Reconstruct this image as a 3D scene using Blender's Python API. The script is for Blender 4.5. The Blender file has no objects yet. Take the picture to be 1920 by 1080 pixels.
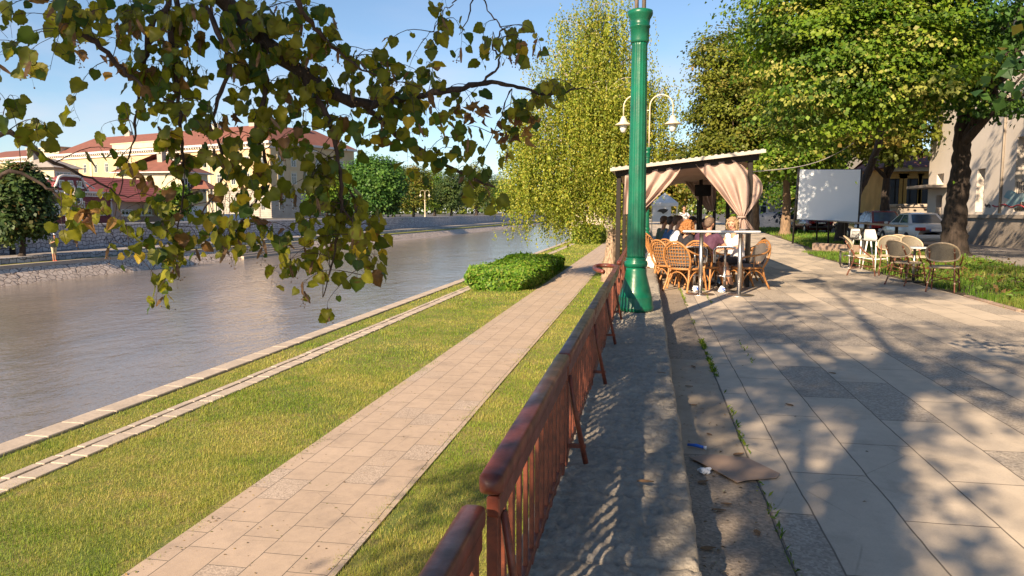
import bpy, math, random
import numpy as np
from mathutils import Vector, Matrix, noise
random.seed(11)
S = bpy.context.scene
COL = S.collection
R = math.radians
PI = math.pi

# ------------------------------------------------------------------ camera
CH = 1.45
PITCH, YAW, FPX = R(5.79), R(10.27), 1400.0
cam_d = bpy.data.cameras.new('camera')
cam = bpy.data.objects.new('camera', cam_d)
COL.objects.link(cam)
cam.location = (0, 0, CH)
cam.rotation_euler = (R(90) - PITCH, 0, YAW)
cam_d.sensor_width = 36
cam_d.lens = FPX / 1920 * 36
cam_d.clip_start = 0.05
cam_d.clip_end = 3000
S.camera = cam
# ------------------------------------------------------------------ light
SUN = Vector((0.62, 1.72, -1.0)).normalized()          # direction the light travels
elev = math.asin(-SUN.z)
sd = bpy.data.lights.new('sun', 'SUN')
sd.energy = 5.0
sd.angle = R(0.55)
sd.color = (1.0, 0.775, 0.53)
so = bpy.data.objects.new('sun', sd)
COL.objects.link(so)
so.location = (-20, -40, 40)
so.rotation_euler = SUN.to_track_quat('-Z', 'Y').to_euler()
W = bpy.data.worlds.new('World')
S.world = W
W.use_nodes = True
wt = W.node_tree
wt.nodes.clear()
wo = wt.nodes.new('ShaderNodeOutputWorld')
bg = wt.nodes.new('ShaderNodeBackground')
bg.inputs['Strength'].default_value = 0.068
sky = wt.nodes.new('ShaderNodeTexSky')
sky.sky_type = 'NISHITA'
sky.sun_disc = False
sky.sun_elevation = elev
sky.sun_rotation = math.atan2(-SUN.x, -SUN.y) % (2 * PI)
sky.altitude = 200
sky.air_density = 1.0
sky.dust_density = 0.25
sky.ozone_density = 3.0
tc = wt.nodes.new('ShaderNodeTexCoord')
mp = wt.nodes.new('ShaderNodeMapping')
mp.inputs['Scale'].default_value = (1.6, 1.6, 5.0)
mp.inputs['Location'].default_value = (2.3, 0.9, 0.1)
nz = wt.nodes.new('ShaderNodeTexNoise')
nz.inputs['Scale'].default_value = 1.7
nz.inputs['Detail'].default_value = 7
nz.inputs['Roughness'].default_value = 0.55
cr = wt.nodes.new('ShaderNodeMapRange')
cr.inputs[1].default_value = 0.46
cr.inputs[2].default_value = 0.68
sx = wt.nodes.new('ShaderNodeSeparateXYZ')
er = wt.nodes.new('ShaderNodeMapRange')                 # clouds bank up low in the sky
er.inputs[1].default_value = 0.30
er.inputs[2].default_value = 0.02
mul = wt.nodes.new('ShaderNodeMath'); mul.operation = 'MULTIPLY'
mul2 = wt.nodes.new('ShaderNodeMath'); mul2.operation = 'MULTIPLY'; mul2.inputs[1].default_value = 0.8
mx = wt.nodes.new('ShaderNodeMix'); mx.data_type = 'RGBA'
mx.inputs[7].default_value = (5.6, 5.4, 6.0, 1)
for a, b in ((tc.outputs['Generated'], mp.inputs[0]), (mp.outputs[0], nz.inputs['Vector']), (nz.outputs[0], cr.inputs[0]),
             (tc.outputs['Generated'], sx.inputs[0]), (sx.outputs['Z'], er.inputs[0]), (cr.outputs[0], mul.inputs[0]),
             (er.outputs[0], mul.inputs[1]), (mul.outputs[0], mul2.inputs[0]), (mul2.outputs[0], mx.inputs[0]), (sky.outputs[0], mx.inputs[6]),
             (mx.outputs[2], bg.inputs['Color']), (bg.outputs[0], wo.inputs[0])):
    wt.links.new(a, b)
S.view_settings.view_transform = 'Standard'
S.view_settings.look = 'None'
S.view_settings.exposure = 1.2
S.view_settings.gamma = 1

# ------------------------------------------------------------------ survey helpers (photo measurements -> world metres)
_F = Vector((-math.sin(YAW) * math.cos(PITCH), math.cos(YAW) * math.cos(PITCH), -math.sin(PITCH)))
_R = Vector((math.cos(YAW), math.sin(YAW), 0))
_U = _R.cross(_F)
def _ray(px, py):
    return _F + _R * ((px - 960) / FPX) + _U * ((540 - py) / FPX)
def G(px, py, z=0.0):
    r = _ray(px, py); t = (z - CH) / r.z
    return Vector((r.x * t, r.y * t, z))
def AT(px, py, Y):
    r = _ray(px, py); t = Y / r.y
    return Vector((r.x * t, Y, CH + r.z * t))
def AX(px, py, X):
    r = _ray(px, py); t = X / r.x
    return Vector((X, r.y * t, CH + r.z * t))
def inview(v, m=60):
    d = v - Vector((0, 0, CH)); w = d.dot(_F)
    if w <= 0.05: return False
    x = 960 + FPX * d.dot(_R) / w; y = 540 - FPX * d.dot(_U) / w
    return -m < x < 1920 + m and -m < y < 1080 + m

# ------------------------------------------------------------------ materials
MATS = {}
class NT:
    def __init__(s, name):
        s.m = bpy.data.materials.new(name); s.m.use_nodes = True
        s.t = s.m.node_tree
        s.p = s.t.nodes['Principled BSDF']
        s.out = s.t.nodes['Material Output']
    def n(s, typ, **kw):
        x = s.t.nodes.new('ShaderNode' + typ)
        for k, v in kw.items(): setattr(x, k, v)
        return x
    def l(s, a, b): s.t.links.new(a, b)
    def coord(s, scale=(1, 1, 1), rot=(0, 0, 0), kind='Object'):
        c = s.n('TexCoord'); m = s.n('Mapping')
        m.inputs['Scale'].default_value = scale; m.inputs['Rotation'].default_value = rot
        s.l(c.outputs[kind], m.inputs[0]); return m.outputs[0]
    def noise(s, vec, scale, detail=4, rough=.55):
        x = s.n('TexNoise'); x.inputs['Scale'].default_value = scale
        x.inputs['Detail'].default_value = detail; x.inputs['Roughness'].default_value = rough
        s.l(vec, x.inputs['Vector']); return x.outputs[0]
    def rng(s, v, a, b, c=0, d=1):
        x = s.n('MapRange')
        for i, q in enumerate((a, b, c, d)): x.inputs[i + 1].default_value = q
        s.l(v, x.inputs[0]); return x.outputs[0]
    def mix(s, f, a, b, blend='MIX'):
        x = s.n('Mix', data_type='RGBA', blend_type=blend)
        for k, q in ((0, f), (6, a), (7, b)):
            if isinstance(q, (int, float)): x.inputs[k].default_value = q
            elif isinstance(q, tuple): x.inputs[k].default_value = (*q[:3], 1)
            else: s.l(q, x.inputs[k])
        return x.outputs[2]
    def math(s, op, a, b=0.0):
        x = s.n('Math', operation=op)
        for k, q in ((0, a), (1, b)):
            if isinstance(q, (int, float)): x.inputs[k].default_value = q
            else: s.l(q, x.inputs[k])
        return x.outputs[0]
    def bump(s, h, strength=.3, dist=.02, chain=None):
        x = s.n('Bump'); x.inputs['Strength'].default_value = strength; x.inputs['Distance'].default_value = dist
        s.l(h, x.inputs['Height'])
        if chain: s.l(chain, x.inputs['Normal'])
        s.l(x.outputs[0], s.p.inputs['Normal']); return x.outputs[0]
    def base(s, c):
        if isinstance(c, tuple): s.p.inputs['Base Color'].default_value = (*c[:3], 1)
        else: s.l(c, s.p.inputs['Base Color'])
def mat(name, c, rough=.6, c2=None, scale=6, bump=0, bscale=40, metal=0, spec=.5, stretch=(1, 1, 1), coat=0, bdist=.01):
    if name in MATS: return MATS[name]
    t = NT(name)
    v = t.coord(stretch)
    if c2 is None: c2 = tuple(x * .72 for x in c)
    n1 = t.noise(v, scale, 5, .62)
    t.base(t.mix(t.rng(n1, .35, .68), c, c2))
    t.p.inputs['Roughness'].default_value = rough
    t.l(t.rng(n1, .3, .7, max(0, rough - .08), min(1, rough + .12)), t.p.inputs['Roughness'])
    t.p.inputs['Metallic'].default_value = metal
    t.p.inputs['Specular IOR Level'].default_value = spec
    t.p.inputs['Coat Weight'].default_value = coat
    if bump: t.bump(t.noise(v, bscale, 4), bump, bdist)
    MATS[name] = t.m
    return t.m

def leafmat(name, transl=.35, rough=.5):
    t = NT(name)
    a = t.n('Attribute', attribute_name='tint')
    t.l(a.outputs['Color'], t.p.inputs['Base Color'])
    t.p.inputs['Roughness'].default_value = rough
    t.p.inputs['Specular IOR Level'].default_value = .3
    tr = t.n('BsdfTranslucent'); mxs = t.n('MixShader'); mxs.inputs[0].default_value = transl
    g = t.mix(1.0, a.outputs['Color'], (1.25, 1.35, .55), 'MULTIPLY')
    t.l(g, tr.inputs['Color'])
    t.l(t.p.outputs[0], mxs.inputs[1]); t.l(tr.outputs[0], mxs.inputs[2]); t.l(mxs.outputs[0], t.out.inputs[0])
    return t.m
M_leaf = leafmat('foliage_leaf')
M_leaf_near = leafmat('linden_leaf', .46, .42)
M_grass = leafmat('grass_blade', .30, .55)

def slab_mat(name, bw, bh, ca, cb, cagg, mortar=.008, agg=.5, rot=0, off=.5, mort_c=(.09, .08, .065), bumps=.25, stain=.35):
    t = NT(name)
    c = t.n('TexCoord'); m = t.n('Mapping'); m.inputs['Rotation'].default_value = (0, 0, R(90) + rot)
    t.l(c.outputs['Object'], m.inputs[0])
    wob = t.noise(m.outputs[0], 3, 2)
    v = t.n('VectorMath', operation='ADD')
    t.l(m.outputs[0], v.inputs[0])
    sc = t.n('VectorMath', operation='SCALE'); sc.inputs[3].default_value = .02
    cx = t.n('CombineXYZ'); t.l(wob, cx.inputs[0]); t.l(wob, cx.inputs[1]); t.l(cx.outputs[0], sc.inputs[0]); t.l(sc.outputs[0], v.inputs[1])
    def brick(c1, c2, cm, ms):
        b = t.n('TexBrick'); b.offset = off; b.squash = 1
        b.inputs['Color1'].default_value = (*c1, 1); b.inputs['Color2'].default_value = (*c2, 1); b.inputs['Mortar'].default_value = (*cm, 1)
        b.inputs['Scale'].default_value = 1; b.inputs['Mortar Size'].default_value = ms; b.inputs['Mortar Smooth'].default_value = .3
        b.inputs['Brick Width'].default_value = bw; b.inputs['Row Height'].default_value = bh
        t.l(v.outputs[0], b.inputs['Vector']); return b
    b = brick((0, 0, 0), (1, 1, 1), (.5, .5, .5), mortar)
    rnd = b.outputs['Color']; joint = b.outputs['Fac']
    fine = t.noise(m.outputs[0], 90, 3, .7)
    mid = t.noise(m.outputs[0], 9, 5, .65)
    big = t.noise(m.outputs[0], 1.1, 4, .6)
    sm = t.mix(t.rng(mid, .3, .7), ca, cb)
    vo = t.n('TexVoronoi'); vo.inputs['Scale'].default_value = 75; t.l(m.outputs[0], vo.inputs['Vector'])
    ag = t.mix(t.rng(vo.outputs['Color'], .2, .9), cagg, tuple(x * 1.9 for x in cagg))
    mask = t.rng(rnd, .5 - .05 + (.5 - agg), .55 + (.5 - agg))
    colr = t.mix(mask, sm, ag)
    tint = t.mix(t.math('MULTIPLY', rnd, .35), (1, 1, 1), (.74, .72, .70))
    grime = t.rng(t.noise(m.outputs[0], 2.6, 6, .7), .52, .74)
    crack = t.n('TexVoronoi', feature='DISTANCE_TO_EDGE'); crack.inputs['Scale'].default_value = 1.1; t.l(v.outputs[0], crack.inputs['Vector'])
    ck = t.math('MULTIPLY', t.rng(crack.outputs['Distance'], .0, .006, 1, 0), t.rng(big, .5, .56))
    colr = t.mix(1.0, colr, tint, 'MULTIPLY')
    colr = t.mix(t.math('MULTIPLY', t.rng(big, .42, .72), stain), colr, tuple(x * .45 for x in ca))
    colr = t.mix(t.math('MULTIPLY', t.rng(fine, .5, .75), .35), colr, tuple(x * .5 for x in ca))
    colr = t.mix(t.math('MULTIPLY', grime, .35), colr, tuple(x * .5 for x in cagg))
    colr = t.mix(t.math('MULTIPLY', ck, .35), colr, mort_c)
    colr = t.mix(joint, colr, mort_c)
    t.base(colr)
    t.p.inputs['Roughness'].default_value = .8
    h = t.math('MULTIPLY', joint, -1.2)
    h2 = t.math('ADD', h, t.math('MULTIPLY', fine, .35))
    h3 = t.math('ADD', h2, t.math('MULTIPLY', t.math('MULTIPLY', mask, vo.outputs['Distance']), .6))
    t.bump(h3, bumps, .008)
    return t.m
M_plaza = slab_mat('plaza_slabs', 1.22, .41, (.59, .505, .405), (.52, .445, .355), (.29, .255, .215), mortar=.005, agg=.42, mort_c=(.15, .125, .10))
M_gutter = slab_mat('gutter_paving', 3.0, .62, (.44, .37, .285), (.36, .30, .235), (.22, .185, .15), mortar=.004, agg=.7, stain=.6, bumps=.5)
M_path = slab_mat('path_pavers', .60, .375, (.50, .39, .295), (.43, .335, .26), (.33, .27, .22), mortar=.005, agg=.10, stain=.22)

def rough_stone(name, ca, cb, bscale=30, bstr=.6):
    t = NT(name); v = t.coord()
    n1 = t.noise(v, 12, 6, .7); n2 = t.noise(v, bscale, 5, .7); n3 = t.noise(v, 1.7, 3)
    c = t.mix(t.rng(n1, .35, .7), ca, cb)
    c = t.mix(t.math('MULTIPLY', t.rng(n3, .45, .7), .4), c, tuple(x * .5 for x in ca))
    c = t.mix(t.math('MULTIPLY', t.rng(n2, .55, .75), .5), c, tuple(x * .4 for x in cb))
    t.base(c); t.p.inputs['Roughness'].default_value = .85
    t.bump(t.math('ADD', n2, t.math('MULTIPLY', n1, .6)), bstr, .012)
    return t.m
M_ledge = rough_stone('rough_limestone', (.40, .36, .30), (.25, .225, .19), 62, 1.0)
M_quay = rough_stone('quay_stone', (.50, .42, .34), (.38, .32, .26), 20, .3)

def rubble_mat(name, scale, ca, cb, cm, edge=.06, sc=(1, 1, 1), rect=False, bw=.55, rh=.28):
    t = NT(name); v = t.coord(sc)
    if rect:
        wob = t.n('TexNoise'); wob.inputs['Scale'].default_value = 1.3; t.l(v, wob.inputs['Vector'])
        a = t.n('VectorMath', operation='SCALE'); a.inputs[3].default_value = .5; t.l(wob.outputs['Color'], a.inputs[0])
        s_ = t.n('SeparateXYZ'); b_ = t.n('VectorMath', operation='ADD'); t.l(v, b_.inputs[0]); t.l(a.outputs[0], b_.inputs[1]); t.l(b_.outputs[0], s_.inputs[0])
        cx = t.n('CombineXYZ'); t.l(s_.outputs['Y'], cx.inputs[0]); t.l(s_.outputs['Z'], cx.inputs[1])
        br = t.n('TexBrick'); br.offset = .42
        br.offset_frequency = 3; br.squash = .7; br.squash_frequency = 2
        br.inputs['Color1'].default_value = (0, 0, 0, 1); br.inputs['Color2'].default_value = (1, 1, 1, 1)
        br.inputs['Scale'].default_value = 1; br.inputs['Mortar Size'].default_value = edge; br.inputs['Mortar Smooth'].default_value = .5
        br.inputs['Brick Width'].default_value = bw; br.inputs['Row Height'].default_value = rh
        t.l(cx.outputs[0], br.inputs['Vector'])
        rnd, j = br.outputs['Color'], br.outputs['Fac']
    else:
        vo = t.n('TexVoronoi', feature='DISTANCE_TO_EDGE'); vo.inputs['Scale'].default_value = scale; t.l(v, vo.inputs['Vector'])
        vc = t.n('TexVoronoi'); vc.inputs['Scale'].default_value = scale; t.l(v, vc.inputs['Vector'])
        rnd = vc.outputs['Color']; j = t.rng(vo.outputs['Distance'], edge * .4, edge, 1, 0)
    n1 = t.noise(v, 1.2, 5)
    c = t.mix(t.rng(rnd, .1, .9), ca, cb)
    c = t.mix(t.math('MULTIPLY', t.rng(n1, .45, .7), .5), c, tuple(x * .55 for x in ca))
    c = t.mix(j, c, cm)
    t.base(c); t.p.inputs['Roughness'].default_value = .85
    t.bump(t.math('MULTIPLY', j, -1), .6, .03)
    return t.m
M_rubble = rubble_mat('sloped_rubble', 3.1, (.72, .60, .50), (.52, .42, .34), (.16, .12, .10), .07)
M_ashlar = rubble_mat('river_wall_blocks', 2, (.56, .53, .54), (.38, .36, .38), (.10, .09, .10), .03, rect=True)

def grass_ground():
    t = NT('lawn_soil'); v = t.coord()
    a = t.noise(v, .6, 5); b = t.noise(v, 30, 4, .7); c3 = t.noise(v, 4, 4)
    c = t.mix(t.rng(a, .35, .65), (.13, .17, .025), (.26, .24, .05))
    c = t.mix(t.rng(c3, .5, .75), c, (.30, .22, .08))
    c = t.mix(t.math('MULTIPLY', t.rng(b, .4, .7), .6), c, (.05, .08, .015))
    t.base(c); t.p.inputs['Roughness'].default_value = .9
    t.bump(b, .8, .03); return t.m
M_lawn = grass_ground()

def water():
    t = NT('river_water'); v = t.coord((1.0, .55, 1), (0, 0, R(-12)))
    big = t.noise(v, .35, 4, .6); mid = t.noise(v, 2.4, 4, .6); fin = t.noise(v, 9, 3, .6)
    h = t.math('ADD', t.math('MULTIPLY', big, .9), t.math('ADD', t.math('MULTIPLY', mid, .45), t.math('MULTIPLY', fin, .12)))
    t.base(t.mix(t.rng(big, .35, .65), (.215, .185, .16), (.165, .145, .128)))
    t.p.inputs['Roughness'].default_value = .12
    t.p.inputs['IOR'].default_value = 1.33
    t.p.inputs['Specular IOR Level'].default_value = .6
    t.bump(h, .62, .13); return t.m
M_water = water()

def roof_tiles(name, ca, cb, s=1.0):
    t = NT(name); v = t.coord()
    w = t.n('TexWave', wave_type='BANDS', bands_direction='Z'); w.inputs['Scale'].default_value = 1.6 * s; w.inputs['Distortion'].default_value = .6
    t.l(v, w.inputs['Vector']); n1 = t.noise(v, 1.3, 5); n2 = t.noise(v, 9, 3)
    c = t.mix(t.rng(n1, .3, .7), ca, cb); c = t.mix(t.math('MULTIPLY', w.outputs[1], .35), c, tuple(x * .45 for x in ca))
    c = t.mix(t.math('MULTIPLY', n2, .4), c, tuple(x * .7 for x in cb))
    t.base(c); t.p.inputs['Roughness'].default_value = .8; t.bump(w.outputs[1], .5, .05); return t.m
M_roof = roof_tiles('red_roof_tiles', (.25, .095, .07), (.17, .07, .052))
M_roof2 = roof_tiles('dark_red_roof_tiles', (.30, .07, .06), (.20, .05, .05))

def bark(name, ca, cb, sc=(6, 6, 1.2), strength=1.0, dist=.03):
    t = NT(name); v = t.coord(sc)
    a = t.noise(v, 2.2, 6, .7); b = t.noise(v, 8, 4, .6)
    t.base(t.mix(t.rng(a, .4, .62), ca, cb)); t.p.inputs['Roughness'].default_value = .9
    t.bump(t.math('ADD', a, t.math('MULTIPLY', b, .3)), strength, dist); return t.m
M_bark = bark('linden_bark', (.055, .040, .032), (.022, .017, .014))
M_bark_l = bark('sunlit_trunk_bark', (.28, .19, .12), (.13, .09, .06))  # bark lightened in its own colour to read as sunlit
M_twig = bark('twig_bark', (.07, .045, .035), (.035, .024, .02), (30, 30, 10), .4, .003)
M_twig_br = bark('tan_twig_bark', (.30, .17, .09), (.14, .08, .05), (30, 30, 10), .4, .003)
M_birch = bark('birch_bark_base', (.42, .32, .23), (.14, .09, .065), (7, 7, 1.5), 1, .04)
M_birch_w = bark('white_birch_bark', (.72, .66, .58), (.20, .15, .12), (3, 3, 9), .4, .01)

M_green = mat('green_lamp_enamel', (.004, .14, .072), .32, (.003, .085, .048), 5, .12, 30, spec=.5, coat=.12)
M_cream_metal = mat('cream_lamp_metal', (.70, .62, .46), .45, (.55, .46, .32), 5)
M_grey_pipe = mat('weathered_pipe', (.34, .26, .20), .5, (.22, .18, .15), 8)
M_glass_lamp = mat('frosted_lamp_glass', (.75, .75, .72), .15, (.6, .6, .58), 3)
M_rail = mat('reddish_brown_paint', (.20, .046, .024), .40, (.075, .020, .013), 9, .35, 60, spec=.5, coat=.08, bdist=.002)
M_baluster = mat('rust_brown_paint', (.24, .065, .034), .45, (.09, .03, .02), 25, .3, 70, bdist=.002)
M_steel = mat('brushed_steel', (.56, .55, .54), .32, (.42, .41, .41), 4, metal=1, stretch=(1, 1, .1))
M_dark_metal = mat('black_metal', (.025, .025, .028), .4, (.04, .035, .03), 9)
M_white_lam = mat('white_table_laminate', (.66, .68, .70), .3, (.56, .58, .60), 3)
M_white_pl = mat('white_plastic', (.82, .82, .80), .35, (.74, .74, .72), 3)
M_rattan = mat('honey_rattan', (.46, .22, .07), .42, (.30, .13, .045), 14, .3, 60, stretch=(1, 1, 3), bdist=.003)
M_rattan_w = mat('woven_rattan_core', (.30, .16, .07), .6, (.18, .09, .04), 40, .6, 90, bdist=.004)
M_cushion = mat('grey_brown_cushion', (.13, .115, .105), .85, (.10, .09, .085), 8, .3, 120)
M_cane = mat('cream_woven_cane', (.20, .175, .13), .65, (.14, .12, .09), 60, .5, 140, bdist=.003)
M_cane_rim = mat('cream_cane_binding', (.50, .40, .27), .5, (.36, .28, .19), 30)
M_bamboo = mat('brown_bamboo_cane', (.20, .065, .03), .4, (.11, .04, .022), 16)
M_curtain = mat('dusty_pink_curtain', (.45, .335, .285), .85, (.37, .27, .23), 3, .35, 160, bdist=.003)
M_roofsheet = mat('cream_roof_sheet', (.46, .43, .38), .6, (.36, .33, .29), 3)
M_dark_wood = mat('dark_painted_wood', (.014, .012, .011), .6, (.024, .019, .016), 12, spec=.25)
M_screen = mat('projection_screen_cloth', (.80, .88, .97), .8, (.77, .85, .94), 1.4)
M_glass = mat('window_glass', (.025, .032, .04), .06, (.04, .045, .05), 1, spec=.9)
M_carglass = mat('car_glass', (.05, .10, .16), .05, (.03, .05, .07), 1.5, spec=1)
M_white_tr = mat('white_window_paint', (.72, .72, .70), .5, (.62, .62, .60), 4)
M_yellow = mat('yellow_stucco', (.56, .42, .25), .85, (.48, .36, .21), .5, .2, 20)
M_ycream = mat('cream_stucco_trim', (.58, .51, .37), .8, (.50, .44, .31), .6, .2, 20)
M_wine = mat('wine_red_facade', (.20, .035, .045), .7, (.15, .028, .035), 1, .2, 20)
M_pink = mat('pale_brown_facade', (.44, .32, .27), .8, (.38, .27, .23), .8, .2, 20)
M_paint_w = mat('pale_trim_paint', (.66, .62, .60), .7, (.54, .50, .48), 1.5)
M_greybl = mat('grey_rusticated_stucco', (.42, .38, .33), .85, (.33, .30, .26), .7, .3, 16)
M_facade = mat('cream_facade_render', (.66, .60, .54), .85, (.57, .52, .46), .45, .25, 30)
M_plinth = mat('grey_plinth_stone', (.36, .31, .26), .85, (.26, .225, .19), 1.2, .5, 14, bdist=.02)
M_ochre = mat('ochre_house_render', (.60, .36, .10), .85, (.46, .27, .08), .8, .3, 20)
M_asphalt = mat('worn_asphalt', (.10, .095, .09), .9, (.065, .06, .058), 2.5, .5, 120)
M_gutter_old = mat('dirty_gutter_asphalt', (.105, .085, .068), .95, (.055, .045, .037), 7, .9, 80, bdist=.01)
M_sidewalk = mat('grey_sidewalk', (.30, .27, .25), .9, (.22, .20, .185), 1.5, .4, 60)
M_soil = mat('verge_soil', (.10, .075, .045), .95, (.06, .05, .03), 6, .8, 40)
M_brickk = mat('planter_kerb_stone', (.36, .26, .20), .85, (.24, .18, .14), 5, .5, 30)
M_card = mat('brown_cardboard', (.36, .26, .20), .8, (.32, .23, .175), 4, .1, 60)
M_blue = mat('blue_wrapper', (.03, .16, .65), .35, (.02, .10, .45), 10)
M_tissue = mat('white_tissue', (.75, .78, .82), .8, (.66, .69, .74), 12, .2, 60)
M_dry = mat('dry_leaf', (.22, .13, .06), .8, (.12, .07, .035), 20)
M_cloth = mat('white_patterned_cloth', (.60, .58, .54), .9, (.42, .40, .37), 5, .3, 60)
M_silver = mat('silver_car_paint', (.62, .63, .64), .22, (.58, .59, .60), .8, spec=.7, coat=.6)
M_redcar = mat('dark_red_car_paint', (.13, .012, .014), .25, (.11, .01, .012), .8, spec=.7, coat=.6)
M_bluecar = mat('violet_blue_car_paint', (.06, .07, .22), .28, (.05, .06, .19), .8, spec=.7, coat=.6)
M_blackcar = mat('black_car_paint', (.015, .016, .018), .25, (.02, .02, .02), .8, spec=.7, coat=.6)
M_tyre = mat('tyre_rubber', (.02, .02, .02), .85, (.03, .03, .03), 20)
M_redlens = mat('red_lamp_lens', (.40, .01, .015), .2, (.30, .01, .01), 10)
M_plate = mat('licence_plate', (.78, .80, .82), .4, (.74, .76, .78), 3)
M_tarp = mat('dark_blue_cover', (.02, .03, .06), .7, (.015, .025, .045), 3, .5, 8, bdist=.05)
M_ink = mat('black_spray_paint', (.03, .025, .03), .8, (.05, .04, .045), 5)
M_redink = mat('red_spray_paint', (.42, .06, .07), .8, (.34, .05, .06), 5)
M_teal = mat('teal_spray_paint', (.16, .36, .40), .85, (.34, .42, .44), 1.6)

# ------------------------------------------------------------------ mesh builder
class B:
    def __init__(s): s.v = []; s.f = []; s.mi = []; s.sm = []; s.k = 0; s.smooth = False
    def add(s, vs, fs, smooth=None):
        o = len(s.v); s.v += [tuple(p) for p in vs]
        sm = s.smooth if smooth is None else smooth
        for f in fs: s.f.append([i + o for i in f]); s.mi.append(s.k); s.sm.append(sm)
        return s
    def box(s, c, d, rz=0, rot=None, bev=0):
        x, y, z = d[0] / 2, d[1] / 2, d[2] / 2
        m = rot or Matrix.Rotation(rz, 3, 'Z')
        c = Vector(c)
        if bev:
            b = min(bev, x * .9, y * .9, z * .9)
            vs = []; 
            pr = [(x - b, y), (x, y - b)]
            ring = [(x, -(y - b)), (x, y - b), (x - b, y), (-(x - b), y), (-x, y - b), (-x, -(y - b)), (-(x - b), -y), (x - b, -y)]
            rin = [(q[0] * (x - b) / x, q[1] * (y - b) / y) for q in ring]
            for zz, rg in ((-z, rin), (-z + b, ring), (z - b, ring), (z, rin)):
                vs += [c + m @ Vector((p[0], p[1], zz)) for p in rg]
            fs = [[7 - i for i in range(8)], [24 + i for i in range(8)]]
            for l in range(3):
                for i in range(8): j = (i + 1) % 8; fs.append([l * 8 + i, l * 8 + j, l * 8 + 8 + j, l * 8 + 8 + i])
            return s.add(vs, fs, False)
        vs = [c + m @ Vector((a * x, b * y, e * z)) for e in (-1, 1) for a, b in ((-1, -1), (1, -1), (1, 1), (-1, 1))]
        return s.add(vs, [[3, 2, 1, 0], [4, 5, 6, 7], [0, 1, 5, 4], [1, 2, 6, 5], [2, 3, 7, 6], [3, 0, 4, 7]], False)
    def bb(s, x0, x1, y0, y1, z0, z1, bev=0):
        return s.box(((x0 + x1) / 2, (y0 + y1) / 2, (z0 + z1) / 2), (abs(x1 - x0), abs(y1 - y0), abs(z1 - z0)), bev=bev)
    def tube(s, pts, r, n=8, closed=False, flat=None, caps=True):
        pts = [Vector(p) for p in pts]; N = len(pts)
        rs = r if isinstance(r, (list, tuple)) else [r] * N
        vs = []; prev = None
        for i in range(N):
            if closed: t = pts[(i + 1) % N] - pts[i - 1]
            else: t = pts[min(i + 1, N - 1)] - pts[max(i - 1, 0)]
            if t.length < 1e-9: t = Vector((0, 0, 1))
            t.normalize()
            if prev is None:
                a = Vector((0, 0, 1)) if abs(t.z) < .9 else Vector((0, 1, 0))
                u = t.cross(a).normalized()
            else:
                u = (prev - t * prev.dot(t))
                u = u.normalized() if u.length > 1e-6 else t.orthogonal().normalized()
            prev = u; w = t.cross(u)
            for k in range(n):
                a = 2 * PI * k / n
                vs.append(pts[i] + (u * math.cos(a) * (flat or 1) + w * math.sin(a)) * rs[i])
        fs = []
        for i in range(N if closed else N - 1):
            a, b = i * n, ((i + 1) % N) * n
            for k in range(n): fs.append([a + k, a + (k + 1) % n, b + (k + 1) % n, b + k])
        if not closed and caps:
            fs.append([k for k in range(n)][::-1]); fs.append([(N - 1) * n + k for k in range(n)])
        return s.add(vs, fs, True)
    def lathe(s, prof, c=(0, 0, 0), n=24, flute=0, nf=8):
        vs = []; c = Vector(c)
        for r, z in prof:
            for k in range(n):
                a = 2 * PI * k / n; rr = r
                if flute: rr = r * (1 - flute * abs(math.sin(a * nf / 2)))
                vs.append(c + Vector((rr * math.cos(a), rr * math.sin(a), z)))
        fs = []
        for i in range(len(prof) - 1):
            for k in range(n): fs.append([i * n + k, i * n + (k + 1) % n, i * n + n + (k + 1) % n, i * n + n + k])
        fs.append([k for k in range(n)][::-1]); fs.append([(len(prof) - 1) * n + k for k in range(n)])
        return s.add(vs, fs, True)
    def ball(s, c, r, nu=10, nv=6, sc=(1, 1, 1)):
        c = Vector(c); vs = []; fs = []
        for j in range(nv + 1):
            t = PI * j / nv
            for i in range(nu):
                a = 2 * PI * i / nu
                vs.append(c + Vector((r * sc[0] * math.sin(t) * math.cos(a), r * sc[1] * math.sin(t) * math.sin(a), -r * sc[2] * math.cos(t))))
        for j in range(nv):
            for i in range(nu): fs.append([j * nu + i, j * nu + (i + 1) % nu, (j + 1) * nu + (i + 1) % nu, (j + 1) * nu + i])
        return s.add(vs, fs, True)
    def prism(s, poly, z0, z1):
        n = len(poly)
        vs = [(p[0], p[1], z0) for p in poly] + [(p[0], p[1], z1) for p in poly]
        fs = [list(range(n))[::-1], [n + i for i in range(n)]] + [[i, (i + 1) % n, n + (i + 1) % n, n + i] for i in range(n)]
        return s.add(vs, fs, False)
    def grid(s, fn, nu, nv, smooth=True):
        vs = [fn(i / nu, j / nv) for j in range(nv + 1) for i in range(nu + 1)]
        fs = [[j * (nu + 1) + i, j * (nu + 1) + i + 1, (j + 1) * (nu + 1) + i + 1, (j + 1) * (nu + 1) + i] for j in range(nv) for i in range(nu)]
        return s.add(vs, fs, smooth)
    def build(s, name, mats, parent=None, loc=None):
        me = bpy.data.meshes.new(name); me.from_pydata([tuple(p) for p in s.v], [], s.f)
        if not isinstance(mats, (list, tuple)): mats = [mats]
        for m in mats: me.materials.append(m)
        me.polygons.foreach_set('material_index', s.mi); me.polygons.foreach_set('use_smooth', s.sm)
        me.update()
        o = bpy.data.objects.new(name, me); COL.objects.link(o)
        if parent: o.parent = parent
        if loc is not None: o.location = loc
        return o
def tag(o, label=None, cat=None, group=None, kind=None):
    if label: o['label'] = label
    if cat: o['category'] = cat
    if group: o['group'] = group
    if kind: o['kind'] = kind
    return o
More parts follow.
